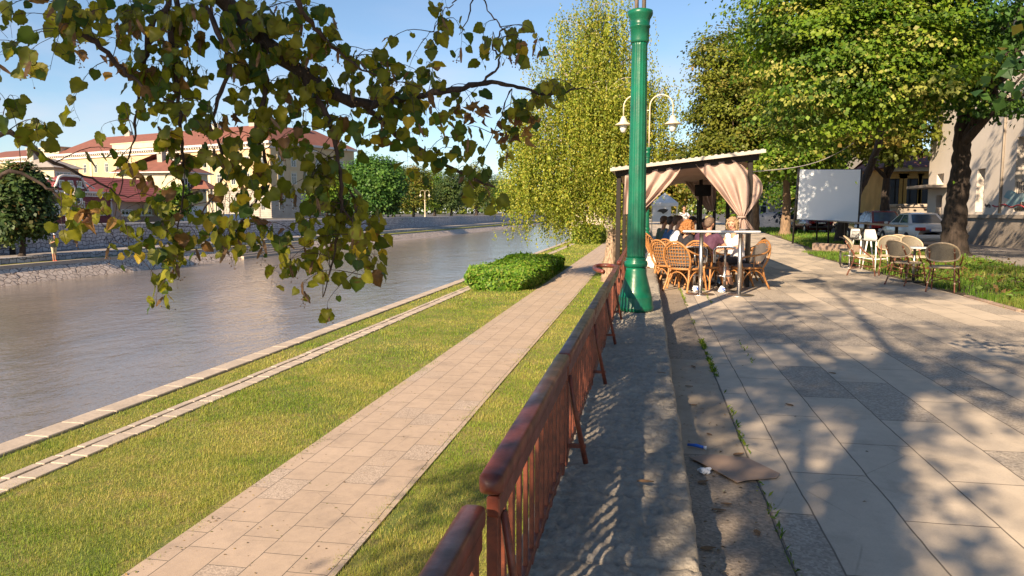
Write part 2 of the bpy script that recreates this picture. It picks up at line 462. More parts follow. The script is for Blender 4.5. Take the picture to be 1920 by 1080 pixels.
def thing(name, loc, label, cat, rz=0, group=None):
    o = bpy.data.objects.new(name, None); COL.objects.link(o)
    o.location = loc; o.rotation_euler = (0, 0, rz); o.empty_display_size = .2
    return tag(o, label, cat, group)
def struct(name, b, m): return tag(b.build(name, m), kind='structure')
def kids(o): return [c for c in bpy.data.objects if c.parent == o]
def copy_tree(o, parent=None):
    c = o.copy(); COL.objects.link(c); c.parent = parent
    for ch in kids(o): copy_tree(ch, c)
    return c
def dup(o, loc, rz, label, scale=None):
    c = copy_tree(o); c.location = loc; c.rotation_euler = (0, 0, rz); c['label'] = label
    if scale: c.scale = (scale,) * 3
    return c
def bez(p, n=8):
    """Catmull-Rom through points"""
    p = [Vector(q) for q in p]; out = []
    for i in range(len(p) - 1):
        a, b, c, d = p[max(i - 1, 0)], p[i], p[i + 1], p[min(i + 2, len(p) - 1)]
        for k in range(n):
            t = k / n
            out.append(.5 * ((2 * b) + (c - a) * t + (2 * a - 5 * b + 4 * c - d) * t * t + (3 * b - a - 3 * c + d) * t ** 3))
    out.append(p[-1]); return out
def lerp(a, b, t): return a + (b - a) * t
def text_mesh(name, body, size, m, parent, loc, rot, extrude=.002):
    cu = bpy.data.curves.new(name, 'FONT'); cu.body = body; cu.size = size; cu.extrude = extrude; cu.align_x = 'CENTER'; cu.align_y = 'CENTER'
    t = bpy.data.objects.new(name, cu); COL.objects.link(t)
    bpy.context.view_layer.update()
    me = bpy.data.meshes.new_from_object(t.evaluated_get(bpy.context.evaluated_depsgraph_get()))
    bpy.data.objects.remove(t)
    me.materials.clear(); me.materials.append(m)
    o = bpy.data.objects.new(name, me); COL.objects.link(o); o.parent = parent; o.location = loc; o.rotation_euler = rot
    return o

# ------------------------------------------------------------------ numeric noise + mass foliage
_rs = np.random.RandomState(5)
_H = _rs.rand(256, 256)
def vn(x, y):
    xi = np.floor(x).astype(int); yi = np.floor(y).astype(int); fx = x - xi; fy = y - yi
    fx = fx * fx * (3 - 2 * fx); fy = fy * fy * (3 - 2 * fy)
    h = lambda a, b: _H[a & 255, b & 255]
    return (h(xi, yi) * (1 - fx) + h(xi + 1, yi) * fx) * (1 - fy) + (h(xi, yi + 1) * (1 - fx) + h(xi + 1, yi + 1) * fx) * fy
def fbm(x, y, o=4):
    s = 0; a = .5; t = 0
    for i in range(o): s = s + a * vn(x * 2 ** i + 17 * i, y * 2 ** i + 9 * i); t += a; a *= .55
    return s / t
def mass(name, verts, nper, mats, tint, parent=None, smooth=False):
    """verts (N*nper,3) polygons of nper corners; tint (N,3)"""
    n = len(verts) // nper
    me = bpy.data.meshes.new(name)
    me.vertices.add(n * nper); me.vertices.foreach_set('co', np.ascontiguousarray(verts, dtype=np.float32).ravel())
    me.loops.add(n * nper); me.loops.foreach_set('vertex_index', np.arange(n * nper, dtype=np.int32))
    me.polygons.add(n); me.polygons.foreach_set('loop_start', np.arange(0, n * nper, nper, dtype=np.int32))
    try: me.polygons.foreach_set('loop_total', np.full(n, nper, dtype=np.int32))
    except Exception: pass
    me.update(calc_edges=True)
    at = me.attributes.new('tint', 'FLOAT_COLOR', 'POINT')
    c = np.ones((n * nper, 4), dtype=np.float32); c[:, :3] = np.repeat(np.clip(tint, 0, 1), nper, axis=0)
    at.data.foreach_set('color', c.ravel())
    me.materials.append(mats)
    o = bpy.data.objects.new(name, me); COL.objects.link(o); o.parent = parent
    return o
def pal(n, cols, rs, jit=.12, w=None):
    c = np.array(cols); i = rs.choice(len(c), n, p=w)
    return c[i] * (1 + (rs.rand(n, 1) - .5) * 2 * jit) * (1 + (rs.rand(n, 3) - .5) * .12)
def leaf_quads(P, nrm, size, rs, asp=.7, droop=0.0):
    """one pointed four-corner leaf per point"""
    n = len(P)
    nrm = nrm / (np.linalg.norm(nrm, axis=1, keepdims=True) + 1e-9)
    a = rs.randn(n, 3); a[:, 2] -= droop
    u = a - nrm * (a * nrm).sum(1, keepdims=True); u /= np.linalg.norm(u, axis=1, keepdims=True) + 1e-9
    w = np.cross(nrm, u)
    s = size[:, None]
    V = np.empty((n, 4, 3))
    V[:, 0] = P; V[:, 1] = P + u * s * .45 + w * s * asp * .5 + nrm * s * .10
    V[:, 2] = P + u * s - nrm * s * .06; V[:, 3] = P + u * s * .45 - w * s * asp * .5 + nrm * s * .10
    return V.reshape(-1, 3)

def blades(name, regs, cols, rs, label, patch=1.0):
    P = []; Hh = []; Ww = []
    for x0, x1, y0, y1, dens, h, w in regs:
        n = int((x1 - x0) * (y1 - y0) * dens)
        x = x0 + rs.rand(n) * (x1 - x0); y = y0 + rs.rand(n) * (y1 - y0)
        wig = .03 * np.sin(y * 7) + .34 * (fbm(y * 2.5, x * 0 + 3) - .5) + .06 * rs.randn(n)
        x = x + wig * np.where(np.abs(x - (x0 + x1) / 2) > (x1 - x0) * .42, 1, 0)
        P.append(np.stack([x, y], 1)); k = fbm(x * 1.3, y * 1.3)
        Hh.append(h * (.5 + rs.rand(n) * .8) * (.45 + k * 1.1) * np.where(rs.rand(n) < .02, 1.9, 1)); Ww.append(np.full(n, w))
    P = np.concatenate(P); Hh = np.concatenate(Hh); Ww = np.concatenate(Ww); n = len(P)
    return P, Hh, Ww
def make_blades(name, regs, z, green, straw, rs, label, cull=None):
    P, H, Wd = blades(name, regs, None, rs, label)
    if cull is not None: k = cull(P[:, 0], P[:, 1]); P, H, Wd = P[k], H[k], Wd[k]
    n = len(P); a = rs.rand(n) * 2 * PI; ln = rs.rand(n) * .9
    d = np.stack([np.cos(a), np.sin(a)], 1); q = np.stack([-d[:, 1], d[:, 0]], 1)
    V = np.zeros((n, 3, 3))
    V[:, 0, :2] = P - q * Wd[:, None] / 2; V[:, 1, :2] = P + q * Wd[:, None] / 2
    V[:, :2, 2] = z
    V[:, 2, :2] = P + d * (H * ln)[:, None]; V[:, 2, 2] = z + H
    m = fbm(P[:, 0] * .55 + 5, P[:, 1] * .55) * .6 + fbm(P[:, 0] * 2.5, P[:, 1] * 2.5) * .4
    m = np.clip((m - .42) * 5 + (rs.rand(n) - .5) * .9, 0, 1)[:, None]
    g = pal(n, green, rs, .25); s_ = pal(n, straw, rs, .2)
    o = mass(name, V.reshape(-1, 3), 3, M_grass, g * (1 - m) + s_ * m)
    return tag(o, label, 'grass', kind='stuff')

# ------------------------------------------------------------------ terrain, river, banks
LZ = -1.65                    # lower lawn level
WZ = -2.6                     # river level
b = B()
prof = [(-1500, .28), (-42.3, .28), (-42.3, -3.4), (-.1, -3.4), (-.1, -.035), (1500, -.035)]
vs = []; fs = []
for i, (x, z) in enumerate(prof): vs += [(x, -120, z), (x, 2200, z)]
for i in range(len(prof) - 1): fs.append([2 * i, 2 * i + 2, 2 * i + 3, 2 * i + 1])
b.add(vs, fs); struct('ground', b, M_asphalt)
b = B(); b.grid(lambda u, v: (-38 + 30.2 * u, -30 + 700 * v, WZ), 4, 8, False); struct('river_water', b, M_water)
b = B(); b.bb(-8.05, -.42, -15, 500, -3.3, LZ); struct('lower_lawn', b, M_lawn)
b = B(); b.bb(-4.36, -2.57, -15, 300, LZ - .05, LZ + .02); struct('riverside_path', b, M_path)
rs = np.random.RandomState(3)
b = B(); y = -2.0
while y < 130:
    l = .55 + rs.rand() * .5
    b.box((-8.24 + rs.rand() * .012, y + l / 2, -2.42), (.38, l - .012, 1.62 + rs.rand() * .012), bev=.012); y += l
struct('quay_edge', b, M_quay)
b = B(); y = 2.0
while y < 110:
    l = .3 + rs.rand() * .3
    b.box((-7.31, y + l / 2, LZ + .005), (.13, l - .02, .04 + rs.rand() * .02), rz=(rs.rand() - .5) * .04, bev=.008)
    if rs.rand() > .04: b.box((-7.08 + (rs.rand() - .5) * .02, y + l / 2 + .06, LZ + .005), (.25, l - .02, .04 + rs.rand() * .02), rz=(rs.rand() - .5) * .05, bev=.008)
    y += l
struct('drain_strip', b, M_quay)
G_GRN = [(.12, .22, .018), (.20, .30, .025), (.27, .33, .035), (.07, .14, .014)]
G_STR = [(.40, .36, .09), (.34, .33, .07), (.30, .35, .05), (.44, .37, .13)]
rs = np.random.RandomState(8)
lawn_regs = []
for x0, x1 in ((-6.95, -4.34), (-8.02, -7.38), (-2.60, -.42)):
    lawn_regs += [(x0, x1, 5.2, 9, 4200, .040, .005), (x0, x1, 9, 14, 2200, .042, .008), (x0, x1, 14, 24, 700, .045, .013), (x0, x1, 24, 46, 230, .05, .028), (x0, x1, 46, 85, 55, .08, .06)]
make_blades('lawn_grass', lawn_regs, LZ - .004, G_GRN, G_STR, rs, 'sunlit mown grass growing on the lower riverside lawn')

# far bank
b = B()
b.add([(-34.5, -30, WZ - .3), (-36.0, -30, LZ), (-34.5, 75, WZ - .3), (-36.0, 75, LZ), (-36.2, 600, WZ - .3), (-37.0, 600, LZ)], [[0, 1, 3, 2], [2, 3, 5, 4]])
struct('sloped_river_bank', b, M_rubble)
b = B(); b.bb(-37.8, -35.98, -30, 600, -3.2, LZ + .01); struct('far_bank_grass_strip', b, M_lawn)
b = B(); b.bb(-36.15, -35.86, -30, 75, LZ - .3, LZ + .09); struct('far_bank_kerb', b, M_quay)
b = B(); b.bb(-38.15, -37.8, -30, 600, -3.2, -1.27); lw = b.build('low_stone_wall', M_ashlar)
tag(lw, 'low grey stone wall between the far grass strip and the far walkway', 'wall')
b = B(); b.bb(-42.0, -38.15, -30, 600, -3.2, -1.31); struct('far_walkway', b, M_sidewalk)
fw = thing('river_wall', (-42.2, 60, -1.31), 'tall grey block retaining wall along the far bank walkway', 'wall')
b = B(); b.bb(-.2, .2, -90, 540, -1, 1.78); b.build('wall_face', M_ashlar, fw)
b = B(); b.bb(-.26, .26, -90, 540, 1.78, 1.9, .02); b.build('coping', M_paint_w, fw)
# scrawls sprayed on the far wall
def scrawl(pts, r): 
    bb_ = B(); bb_.tube(bez(pts, 5), r, 5, flat=None); return bb_
for k, (px, py, n, mm, am) in enumerate(((195, 452, 6, M_ink, .28), (478, 422, 5, M_redink, .3), (432, 418, 3, M_ink, .2))):
    c = AX(px, py, -41.99); pts = []
    for i in range(n * 3): pts.append((.205, c.y - 60 + i * .28, (c.z + 1.31) + math.sin(i * 2.1 + k) * am + (i % 3) * .05))
    scrawl(pts, .028).build('graffiti', mm, fw)
# stone steps down to the water
b = B()
for i in range(5): b.bb(-36.3 + i * .3, -35.9 + i * .3, 60, 75 + i * .0, WZ - .4, LZ + .03 - i * .19, .01)
struct('river_steps', b, M_quay)

# ------------------------------------------------------------------ upper promenade
b = B(); b.prism([(.62, -12), (5.35, -12), (5.45, 27), (6.6, 34), (9.2, 70), (12, 160), (.2, 160), (.2, 27), (.62, 27)], -.06, 0); struct('plaza_paving', b, M_plaza)
b = B(); b.bb(.1, .62, -12, 27, -.07, -.004); struct('gutter', b, M_gutter)
b = B(); b.prism([(5.36, -12), (9.4, -12), (9.6, 20), (10.9, 33), (12.8, 70), (9.3, 70), (6.7, 34), (5.56, 27)], -.07, -.012); struct('verge_soil', b, M_soil)
b = B(); b.prism([(9.4, -12), (14.9, -12), (14.9, 46), (10.95, 33.2), (9.62, 20)], -.05, -.006); struct('side_street', b, M_sidewalk)
b = B(); y = 4.0
while y < 14: b.box((5.41 + .012 * math.sin(y * 3), y + .5, -.03), (.09, .96, .13), rz=.01 * math.sin(y), bev=.012); y += 1.0
struct('verge_kerb', b, M_brickk)
rs = np.random.RandomState(21)
inside = lambda x, y: (x < 9.3 + np.clip((y - 18) * .1, 0, 3)) & ((x > 6.75 + (y - 34) * .07) | (y < 30.5)) & (fbm(x * 1.1, y * 1.1) > .33)
make_blades('verge_grass', [(5.5, 9.4, 8, 14, 1300, .11, .011), (5.6, 10.2, 14, 29, 420, .11, .02), (6.6, 12, 31, 45, 190, .12, .04), (8, 12.8, 45, 72, 60, .14, .08)], -.015,
            [(.09, .20, .02), (.14, .26, .03), (.06, .13, .015)], [(.20, .27, .04), (.26, .24, .07), (.14, .2, .03)], rs, 'longer green grass on the verge beside the promenade', inside)
# brick planter edge near the screen
pk = thing('planter_edge', (7.3, 31.5, 0), 'low kerb of reddish stone blocks beyond the white bar stools', 'kerb')
p0, p1 = G(1528, 468), G(1606, 474)
for i in range(5):
    q = p0.lerp(p1, (i + .5) / 5) - Vector((7.3, 31.5, 0)); b = B(); b.box((q.x, q.y, .12), ((p1 - p0).length / 5 - .03, .3, .3), rz=math.atan2(p1.y - p0.y, p1.x - p0.x), bev=.02); b.build('block', M_brickk, pk)
cb = B(); c = G(1480, 428); cb.box((0, 0, .4), (.9, .9, .8), bev=.04); cbo = cb.build('concrete_block', M_plinth, None, (c.x, c.y, 0)); tag(cbo, 'squat grey concrete block standing on the far grass', 'block')

# retaining wall with rough coping
rw = thing('retaining_wall', (-.1, 0, 0), 'long retaining wall topped by rough hewn grey ledge stones', 'wall')
def coping(y0, y1, dy, nx):
    ny = int((y1 - y0) / dy); u = np.linspace(0, 1, nx + 1); yy = y0 + np.arange(ny + 1) * dy
    X, Y = np.meshgrid(u, yy)
    edge = .205 + .035 * (fbm(Y * 3.1, Y * 0) - .5) + .015 * (vn(Y * 17, Y * 0 + 4) - .5)
    x = -.44 + X * (edge + .44)
    ph = (Y + .02) / .63; fr = np.abs(ph - np.round(ph)) * .63; jit = .012 * (vn(x * 9, np.round(ph) * 7.3) - .5)
    groove = np.exp(-((fr + jit) / .009) ** 2)
    tilt = (vn(np.floor(ph) * 5.7, np.floor(ph) * 0) - .5) * .02
    Z = .25 + tilt + .014 * (fbm(x * 14, Y * 14, 4) - .5) + .018 * (vn(x * 62, Y * 40) - .5) + .008 * (vn(x * 24 + 40, Y * 19) - .5) - .028 * groove - .05 * np.clip((X - .97) / .03, 0, 1) ** 2
    V = np.stack([x + .1, Y, Z], 2).reshape(-1, 3)
    w = nx + 1; i = np.arange(ny)[:, None] * w + np.arange(nx)[None, :]
    F = np.stack([i, i + 1, i + 1 + w, i + w], 2).reshape(-1, 4)
    # skirt down both sides
    bb_ = B(); bb_.add(V.tolist(), F.tolist(), True)
    o = len(bb_.v); R_ = (np.arange(ny + 1) * w + nx)
    sk = [(V[r][0], V[r][1], -.08) for r in R_]; bb_.v += sk
    for k in range(ny): bb_.f.append([int(R_[k]), o + k, o + k + 1, int(R_[k + 1])]); bb_.mi.append(0); bb_.sm.append(True)
    return bb_
coping(.4, 13, .0105, 54).build('coping_stone', M_ledge, rw)
coping(13, 60, .06, 12).build('coping_stone', M_ledge, rw)
b = B(); b.bb(-.31, .28, -12, .4, -.05, .24); b.build('coping_stone', M_ledge, rw)
b = B(); b.bb(-.32, -.02, -12, 160, -3, .2); b.build('wall_body', M_plinth, rw)

# railings
def rail_bar(b, p0, p1, w, h, ends=True):
    p0, p1 = Vector(p0), Vector(p1); d = (p1 - p0); L = d.length; d.normalize(); s = d.cross(Vector((0, 0, 1))).normalized(); up = s.cross(d)
    n = 16; vs = []; fs = []
    st = [(0, .25), (.006, .6), (.016, .88), (.03, 1), (L - .03, 1), (L - .016, .88), (L - .006, .6), (L, .25)]
    for t, k in st:
        for i in range(n):
            a = 2 * PI * i / n; ca, sa = math.cos(a), math.sin(a)
            ex = .5
            vs.append(p0 + d * t + s * (math.copysign(abs(ca) ** ex, ca) * w / 2 * k) + up * (math.copysign(abs(sa) ** ex, sa) * h / 2 * k))
    for j in range(len(st) - 1):
        for i in range(n): fs.append([j * n + i, j * n + (i + 1) % n, j * n + n + (i + 1) % n, j * n + n + i])
    fs.append(list(range(n))[::-1]); fs.append([(len(st) - 1) * n + i for i in range(n)])
    b.add(vs, fs, True)
def rail_panel(parent, y0, y1, zt, xo=0.0, bal=True, stuffed=False):
    x = -.37 + xo
    b = B(); rail_bar(b, (x, y0 + .008, zt - .03), (x, y1 - .008, zt - .028), .064, .055); b.build('top_rail', M_rail, parent)
    b = B(); b.bb(x - .012, x + .022, y0 + .03, y1 - .03, zt - .115, zt - .062, .004); b.build('under_rail', M_rail, parent)
    b = B(); b.bb(x - .012, x + .012, y0 + .03, y1 - .03, .285, .315, .003); b.build('bottom_rail', M_baluster, parent)
    n = round((y1 - y0) / .125)
    allb = B()
    for i in range(n):
        yy = y0 + (i + .5) * (y1 - y0) / n
        wd = .045 if i in (0, n - 1) else .032
        q = allb if stuffed else B()
        q.box((x, yy, (.262 + zt - .11) / 2 + .005), (.014 if 0 < i < n - 1 else .03, wd, zt - .11 - .262 + .02), rz=(random.random() - .5) * .08, bev=.002)
        if not stuffed: q.build('baluster', M_baluster, parent)
    if stuffed: allb.build('balusters', M_baluster, parent)['kind'] = 'stuff'
    b = B(); yb = y0 + .09
    b.tube([(x + .02, yb, zt - .12), (x + .045, yb, .52), (x + .1, yb, .26)], [.011, .012, .013], 6)
    b.bb(x, x + .1, yb - .008, yb + .008, .335, .355); b.build('brace', M_baluster, parent)
rl = thing('railing', (0, 0, 0), 'glossy red brown bar railing on the near part of the stone ledge', 'railing')
rail_panel(rl, .1, 1.72, .752, -.03)
for i, (a, c) in enumerate(((1.72, 3.37), (3.37, 5.05), (5.05, 6.65), (6.65, 8.25), (8.25, 9.55))):
    rail_panel(rl, a, c, (.81, .805, .80, .795, .79)[i])
b = B(); b.tube(bez([(-.37, 9.5, .76), (-.45, 9.72, .76), (-.60, 9.75, .76), (-.66, 9.6, .75), (-.62, 9.3, .74), (-.52, 9.1, .73)], 6), .028, 8); b.build('curled_handrail_end', M_rail, rl)
rl2 = thing('railing', (0, 0, 0), 'brown bar railing continuing behind the nearest green lamp post', 'railing')
for i in range(14): rail_panel(rl2, 10.1 + i * 1.62, 11.72 + i * 1.62, .80, stuffed=True)

# ------------------------------------------------------------------ street lamps
def lamp_head(parent, x, y, z):
    """hanging lantern, z = top of housing"""
    b = B(); b.lathe([(.02, .0), (.07, -.005), (.085, -.03), (.07, -.05), (.10, -.07), (.125, -.16), (.14, -.20), (.30, -.30), (.305, -.325), (.29, -.325), (.13, -.27), (.05, -.26)], (x, y, z), 24)
    s = b.build('lamp_shade', M_cream_metal, parent)
    b = B(); b.lathe([(.12, -.29), (.135, -.36), (.125, -.46), (.09, -.56), (.04, -.60)], (x, y, z), 18); b.build('globe', M_glass_lamp, s)
def street_lamp(loc, rz, label, grp='twin armed green street lamps', pipe=None, scale=1):
    t = thing('street_lamp', loc, label, 'street lamp', rz, grp)
    b = B(); b.lathe([(.205, 0), (.222, .02), (.222, .055), (.212, .07), (.205, .17), (.205, .178), (.196, .184), (.18, .26), (.152, .36), (.132, .44), (.122, .50), (.118, .53)], n=36); b.build('base', M_green, t)
    b = B(); b.lathe([(.118, .53), (.138, .545), (.142, .575), (.138, .605), (.118, .62), (.125, .63), (.122, .645), (.112, .65)], n=32); b.build('collar', M_green, t)
    b = B(); b.lathe([(.112, .645), (.112, .68), (.104, 1.8), (.094, 3.0), (.092, 3.16), (.10, 3.2)], n=64, flute=.06, nf=16); b.build('shaft', M_green, t)
    b = B(); b.lathe([(.098, 3.19), (.108, 3.2), (.108, 3.22), (.112, 3.36), (.122, 3.37), (.122, 3.39), (.112, 3.40), (.118, 3.46), (.146, 3.51), (.150, 3.53), (.146, 3.56), (.10, 3.575)], n=32); b.build('capital', M_green, t)
    for sgn in (-1, 1):
        r = .415; pts = [(sgn * .055, 0, 3.56), (sgn * .055, 0, 4.2), (sgn * .06, 0, 5.05)]
        for i in range(1, 13): a = PI * i / 12; pts.append((sgn * (.06 + r - r * math.cos(a)), 0, 5.05 + r * math.sin(a)))
        pts.append((sgn * (.06 + 2 * r), 0, 4.70))
        b = B(); b.tube(pts, .024, 10); b.build('lamp_arm', pipe or M_cream_metal, t)
        lamp_head(t, sgn * (.06 + 2 * r), 0, 4.72)
    b = B(); b.bb(-.06, .06, -.01, .01, 4.9, 4.93); b.build('arm_clamp', pipe or M_cream_metal, t)
    if scale != 1: t.scale = (scale,) * 3
    return t
L1 = G(1190, 590, .25)
street_lamp((L1.x, 9.22, .25), -R(38), 'tall green fluted street lamp post nearest the camera on the ledge', pipe=M_grey_pipe)
street_lamp((-.06, 28.3, .25), 0, 'green street lamp with two cream lanterns, behind the pavilion on the ledge')
fl = AX(797, 405, -38.5); 
t = street_lamp((-43.0, fl.y * 43 / 38.5, .28), 0, 'distant cream twin street lamp before the trees over the river', scale=1.0)
for o in kids(t):
    o.data = o.data.copy(); o.data.materials.clear(); o.data.materials.append(M_cream_metal)
    for q in kids(o): pass
# hooked lamp in front of the wine red house
c = AX(124, 400, -43.2)
hl = thing('hooked_lamp', (-43.2, c.y, .28), 'pale hooked street lamp before the wine red house', 'street lamp', R(-15))
b = B(); pts = [(0, 0, 0), (0, 0, 2.9)] + [(0, .42 - .42 * math.cos(PI * i / 10), 2.9 + .42 * math.sin(PI * i / 10)) for i in range(1, 11)] + [(0, .84, 2.75)]
b.tube(pts, .05, 8); b.build('lamp_arm', M_paint_w, hl); lamp_head(hl, 0, .84, 2.8)

# ------------------------------------------------------------------ trees
def crown_pts(blobs, nclump, per, rs, sig=(.45, .45, .17), shell=.55, cut=None):
    """clumps spread through ellipsoids, denser to the outside"""
    vol = np.array([b[3] * b[4] * b[5] for b in blobs]); pr = vol / vol.sum()
    k = rs.choice(len(blobs), nclump, p=pr)
    bl = np.array(blobs)[k]
    d = rs.randn(nclump, 3); d /= np.linalg.norm(d, axis=1, keepdims=True)
    rad = shell + (1 - shell) * rs.rand(nclump) ** .6
    rad *= .86 + .28 * vn(d[:, 0] * 3 + k * 7 + 20, d[:, 1] * 3 + d[:, 2] * 4 + 40)
    C = bl[:, :3] + d * bl[:, 3:6] * rad[:, None]
    N = np.repeat(d + np.array([0, 0, .9]), per, 0)
    P = np.repeat(C, per, 0) + rs.randn(nclump * per, 3) * np.array(sig) * (.6 + .8 * np.repeat(rs.rand(nclump), per))[:, None]
    P[:, 2] -= .25 * ((P - np.repeat(C, per, 0))[:, :2] ** 2).sum(1)
    N = N * .8 + rs.randn(*N.shape) * .42
    ci = np.repeat(np.arange(nclump), per)
    if cut is not None: m = cut(P); P, N, ci = P[m], N[m], ci[m]
    return P, N, C, ci
def limb_tree(name, loc, label, blobs, trunk, nclump, per, size, cols, wts, barkm, rs, group=None, r0=.3, sig=(.45, .45, .17), shell=.55, cut=None, nlimb=9, mat_l=None, kind='tree'):
    t = thing(name, loc, label, kind, 0, group)
    o = Vector(loc)
    blobs = [(b[0] - o.x, b[1] - o.y, b[2] - o.z, b[3], b[4], b[5]) for b in blobs]
    c2 = (lambda P: cut(P + np.array(loc))) if cut else None
    P, N, C, ci = crown_pts(blobs, nclump, per, rs, sig, shell, c2)
    tr = bez(trunk, 7); n = len(tr)
    b = B(); rad = [r0 * (1 - .55 * i / (n - 1)) * (1 + .6 * math.exp(-i / (n * .07))) * (1 + .07 * math.sin(i * 2.3)) for i in range(n)]
    b.tube(tr, rad, 14)
    for i in range(len(b.v)):
        p = Vector(b.v[i]); q = noise.noise(p * 2.2) * r0 * .16; a = math.atan2(p.y - trunk[0][1], p.x - trunk[0][0]); b.v[i] = (p.x + math.cos(a) * q, p.y + math.sin(a) * q, p.z)
    b.build('trunk', barkm, t)
    b = B(); top = tr[-1]
    for i in range(nlimb):
        e = Vector(C[rs.randint(len(C))]); s = tr[rs.randint(int(n * .72), n)]
        m = s.lerp(e, .5) + Vector((0, 0, (e - s).length * .12)) + Vector(rs.randn(3) * .25)
        pts = bez([s, m, e], 6); rr = [max(.012, r0 * .42 * (1 - j / (len(pts)))) for j in range(len(pts))]
        b.tube(pts, rr, 7)
        for q in range(3):
            e2 = Vector(C[rs.randint(len(C))]); s2 = pts[rs.randint(4, len(pts) - 2)]
            e2 = s2 + (e2 - s2) * min(1, 2.6 / max(.1, (e2 - s2).length))
            b.tube(bez([s2, s2.lerp(e2, .5) + Vector((0, 0, .15)), e2], 3), [r0 * .13 * (1 - j / 8) for j in range(7)], 5)
    b.build('limbs', barkm, t)
    n = len(P); sz = size * (.6 + rs.rand(n) * .8)
    V = leaf_quads(P, N, sz, rs, .85, .6)
    cn = rs.rand(len(C)); kc = pal(len(C), cols, rs, .10, wts)[ci]; lf = pal(n, cols, rs, .15, wts); T = (kc * .75 + lf * .25) * (.8 + .4 * cn[ci])[:, None]
    mass('crown', V, 4, mat_l or M_leaf, T, t)
    return t
GR = [(.055, .12, .013), (.10, .19, .017), (.18, .26, .022), (.38, .37, .10), (.035, .075, .012)]
OL = [(.13, .165, .02), (.18, .20, .025), (.24, .22, .05), (.07, .10, .015), (.30, .20, .05)]
rs = np.random.RandomState(101)
def facade_sun_gap(P):
    """crowns thinned so sunlight reaches the cream building wall above its diagonal shade"""
    t_ = (14.8 - P[:, 0]) / .62; Y = P[:, 1] + 1.72 * t_; Z = P[:, 2] - t_
    return ~((Y > 29.5) & (Y < 42) & (Z > -.5) & (Z < 5.5) & (Z > 3.13 - .58 * (Y - 29.4))) | (vn(P[:, 0] * 2 + 60, P[:, 1] * 2 + P[:, 2]) < .16)
limb_tree('linden_tree', (9.1, 38.2, 0), 'big sunlit linden whose bright green crown spreads above the white screen',
          [(b[0] * .84, b[1] * .84, (b[2] - CH) * .84 + CH, b[3] * .84, b[4] * .84, b[5] * .84) for b in ((6.9, 29.5, 7.2, 3.2, 3.3, 3.2), (8.6, 30, 9.5, 3.2, 3.4, 4.2), (5.6, 30.5, 9.5, 2.4, 3, 3.3), (8.9, 29, 6.6, 2.3, 2.8, 2.3), (7.2, 31, 12.5, 3, 3.2, 3.2), (5.9, 32.5, 5.6, 1.4, 1.8, 1.7))],
          [(0, 0, -.1), (.15, 0, 1.0), (.65, -.1, 2.3), (1.15, -.3, 3.6), (.6, -3.5, 5.0), (-1.6, -9.5, 7)], 1050, 100, .122, GR, [.20, .30, .34, .10, .06], M_bark, rs, cut=facade_sun_gap, r0=.25, sig=(.44, .44, .10))
limb_tree('linden_tree', (G(1788, 478).x, G(1788, 478).y, 0), 'dark shaded linden with a thick trunk beside the cream building',
          [(10.7, 25.5, 9.0, 2.5, 2.9, 2.4), (9.8, 25.5, 8.8, 2.4, 3.0, 3.0), (13.3, 23.5, 9.5, 2.6, 2.6, 3.0), (10.4, 26.0, 5.4, 1.5, 1.8, .9), (13.6, 25, 6.3, 1.8, 2, 1.4), (9.0, 27.5, 6.6, 1.5, 1.9, 1.4)],
          [(0, 0, -.1), (-.04, 0, .8), (.0, 0, 1.9), (.06, 0, 3.0), (.10, .1, 4.3), (.2, .1, 6)], 720, 84, .14, [(.03, .085, .018), (.05, .12, .022), (.08, .17, .03)], [.4, .4, .2], M_bark, rs, cut=facade_sun_gap, r0=.43, sig=(.42, .42, .13))
limb_tree('linden_tree', (8.8, 3.2, 0), 'linden at the right edge of the photo with only a few low leaves showing',
          [(7.6, 3.0, 7.5, 2.6, 2.8, 2.4), (9.5, 3.5, 10, 3.6, 3.6, 3.4), (8, 5.5, 10.5, 3.0, 2.6, 2.6), (11, 2, 12, 3.6, 4, 3), (5.0, 8.0, 12.8, 2.6, 2.8, 1.0), (4.9, 6.6, 7.4, 1.7, 3.2, .8), (7.5, 8.5, 13.2, 2.4, 2.4, 1.0)],  # some crown clumps added out of view to shade the trunk and verge
          [(0, 0, -.1), (0, 0, 2.5), (.1, 0, 5), (0, .2, 8)], 980, 44, .17, [(.04, .10, .02), (.06, .13, .025)], [.5, .5], M_bark, rs, r0=.27, nlimb=5,
          cut=lambda P: P[:, 2] > 2.2 + .36 * np.clip(P[:, 1], 0, 99))
limb_tree('linden_tree', (7.4, 55, 0), 'olive green tree with a pale trunk rising behind the pavilion',
          [(5.1, 50, 7.5, 2.6, 3, 3.6), (4.6, 50, 11, 2.0, 2.4, 2.6), (7.5, 52, 8, 3.2, 3, 4.0), (4.0, 49, 4.6, 1.9, 2, 2.2)],
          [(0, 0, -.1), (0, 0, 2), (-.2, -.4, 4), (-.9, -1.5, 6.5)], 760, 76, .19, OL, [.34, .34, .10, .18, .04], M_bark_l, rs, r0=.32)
limb_tree('linden_tree', (8.6, 50, 0), 'green tree with a sunlit trunk right of the gathered curtain',
          [(8.8, 48, 5.6, 2.4, 2.5, 1.6), (10, 50, 8.5, 3.5, 3, 4), (7.4, 47, 4.4, 1.3, 1.5, 1.0)],
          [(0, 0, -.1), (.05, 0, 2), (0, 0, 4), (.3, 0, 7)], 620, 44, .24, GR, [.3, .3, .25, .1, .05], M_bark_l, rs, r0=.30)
limb_tree('linden_tree', (13.4, 46, 0), 'slim linden trunk in front of the ochre house',
          [(12.6, 44, 6.4, 2.8, 3, 2.0), (14, 44, 9, 3, 3, 3)], [(0, 0, -.1), (-.1, 0, 2), (0, 0, 5)], 420, 42, .22, OL, [.35, .25, .1, .25, .05], M_bark, rs, r0=.33)
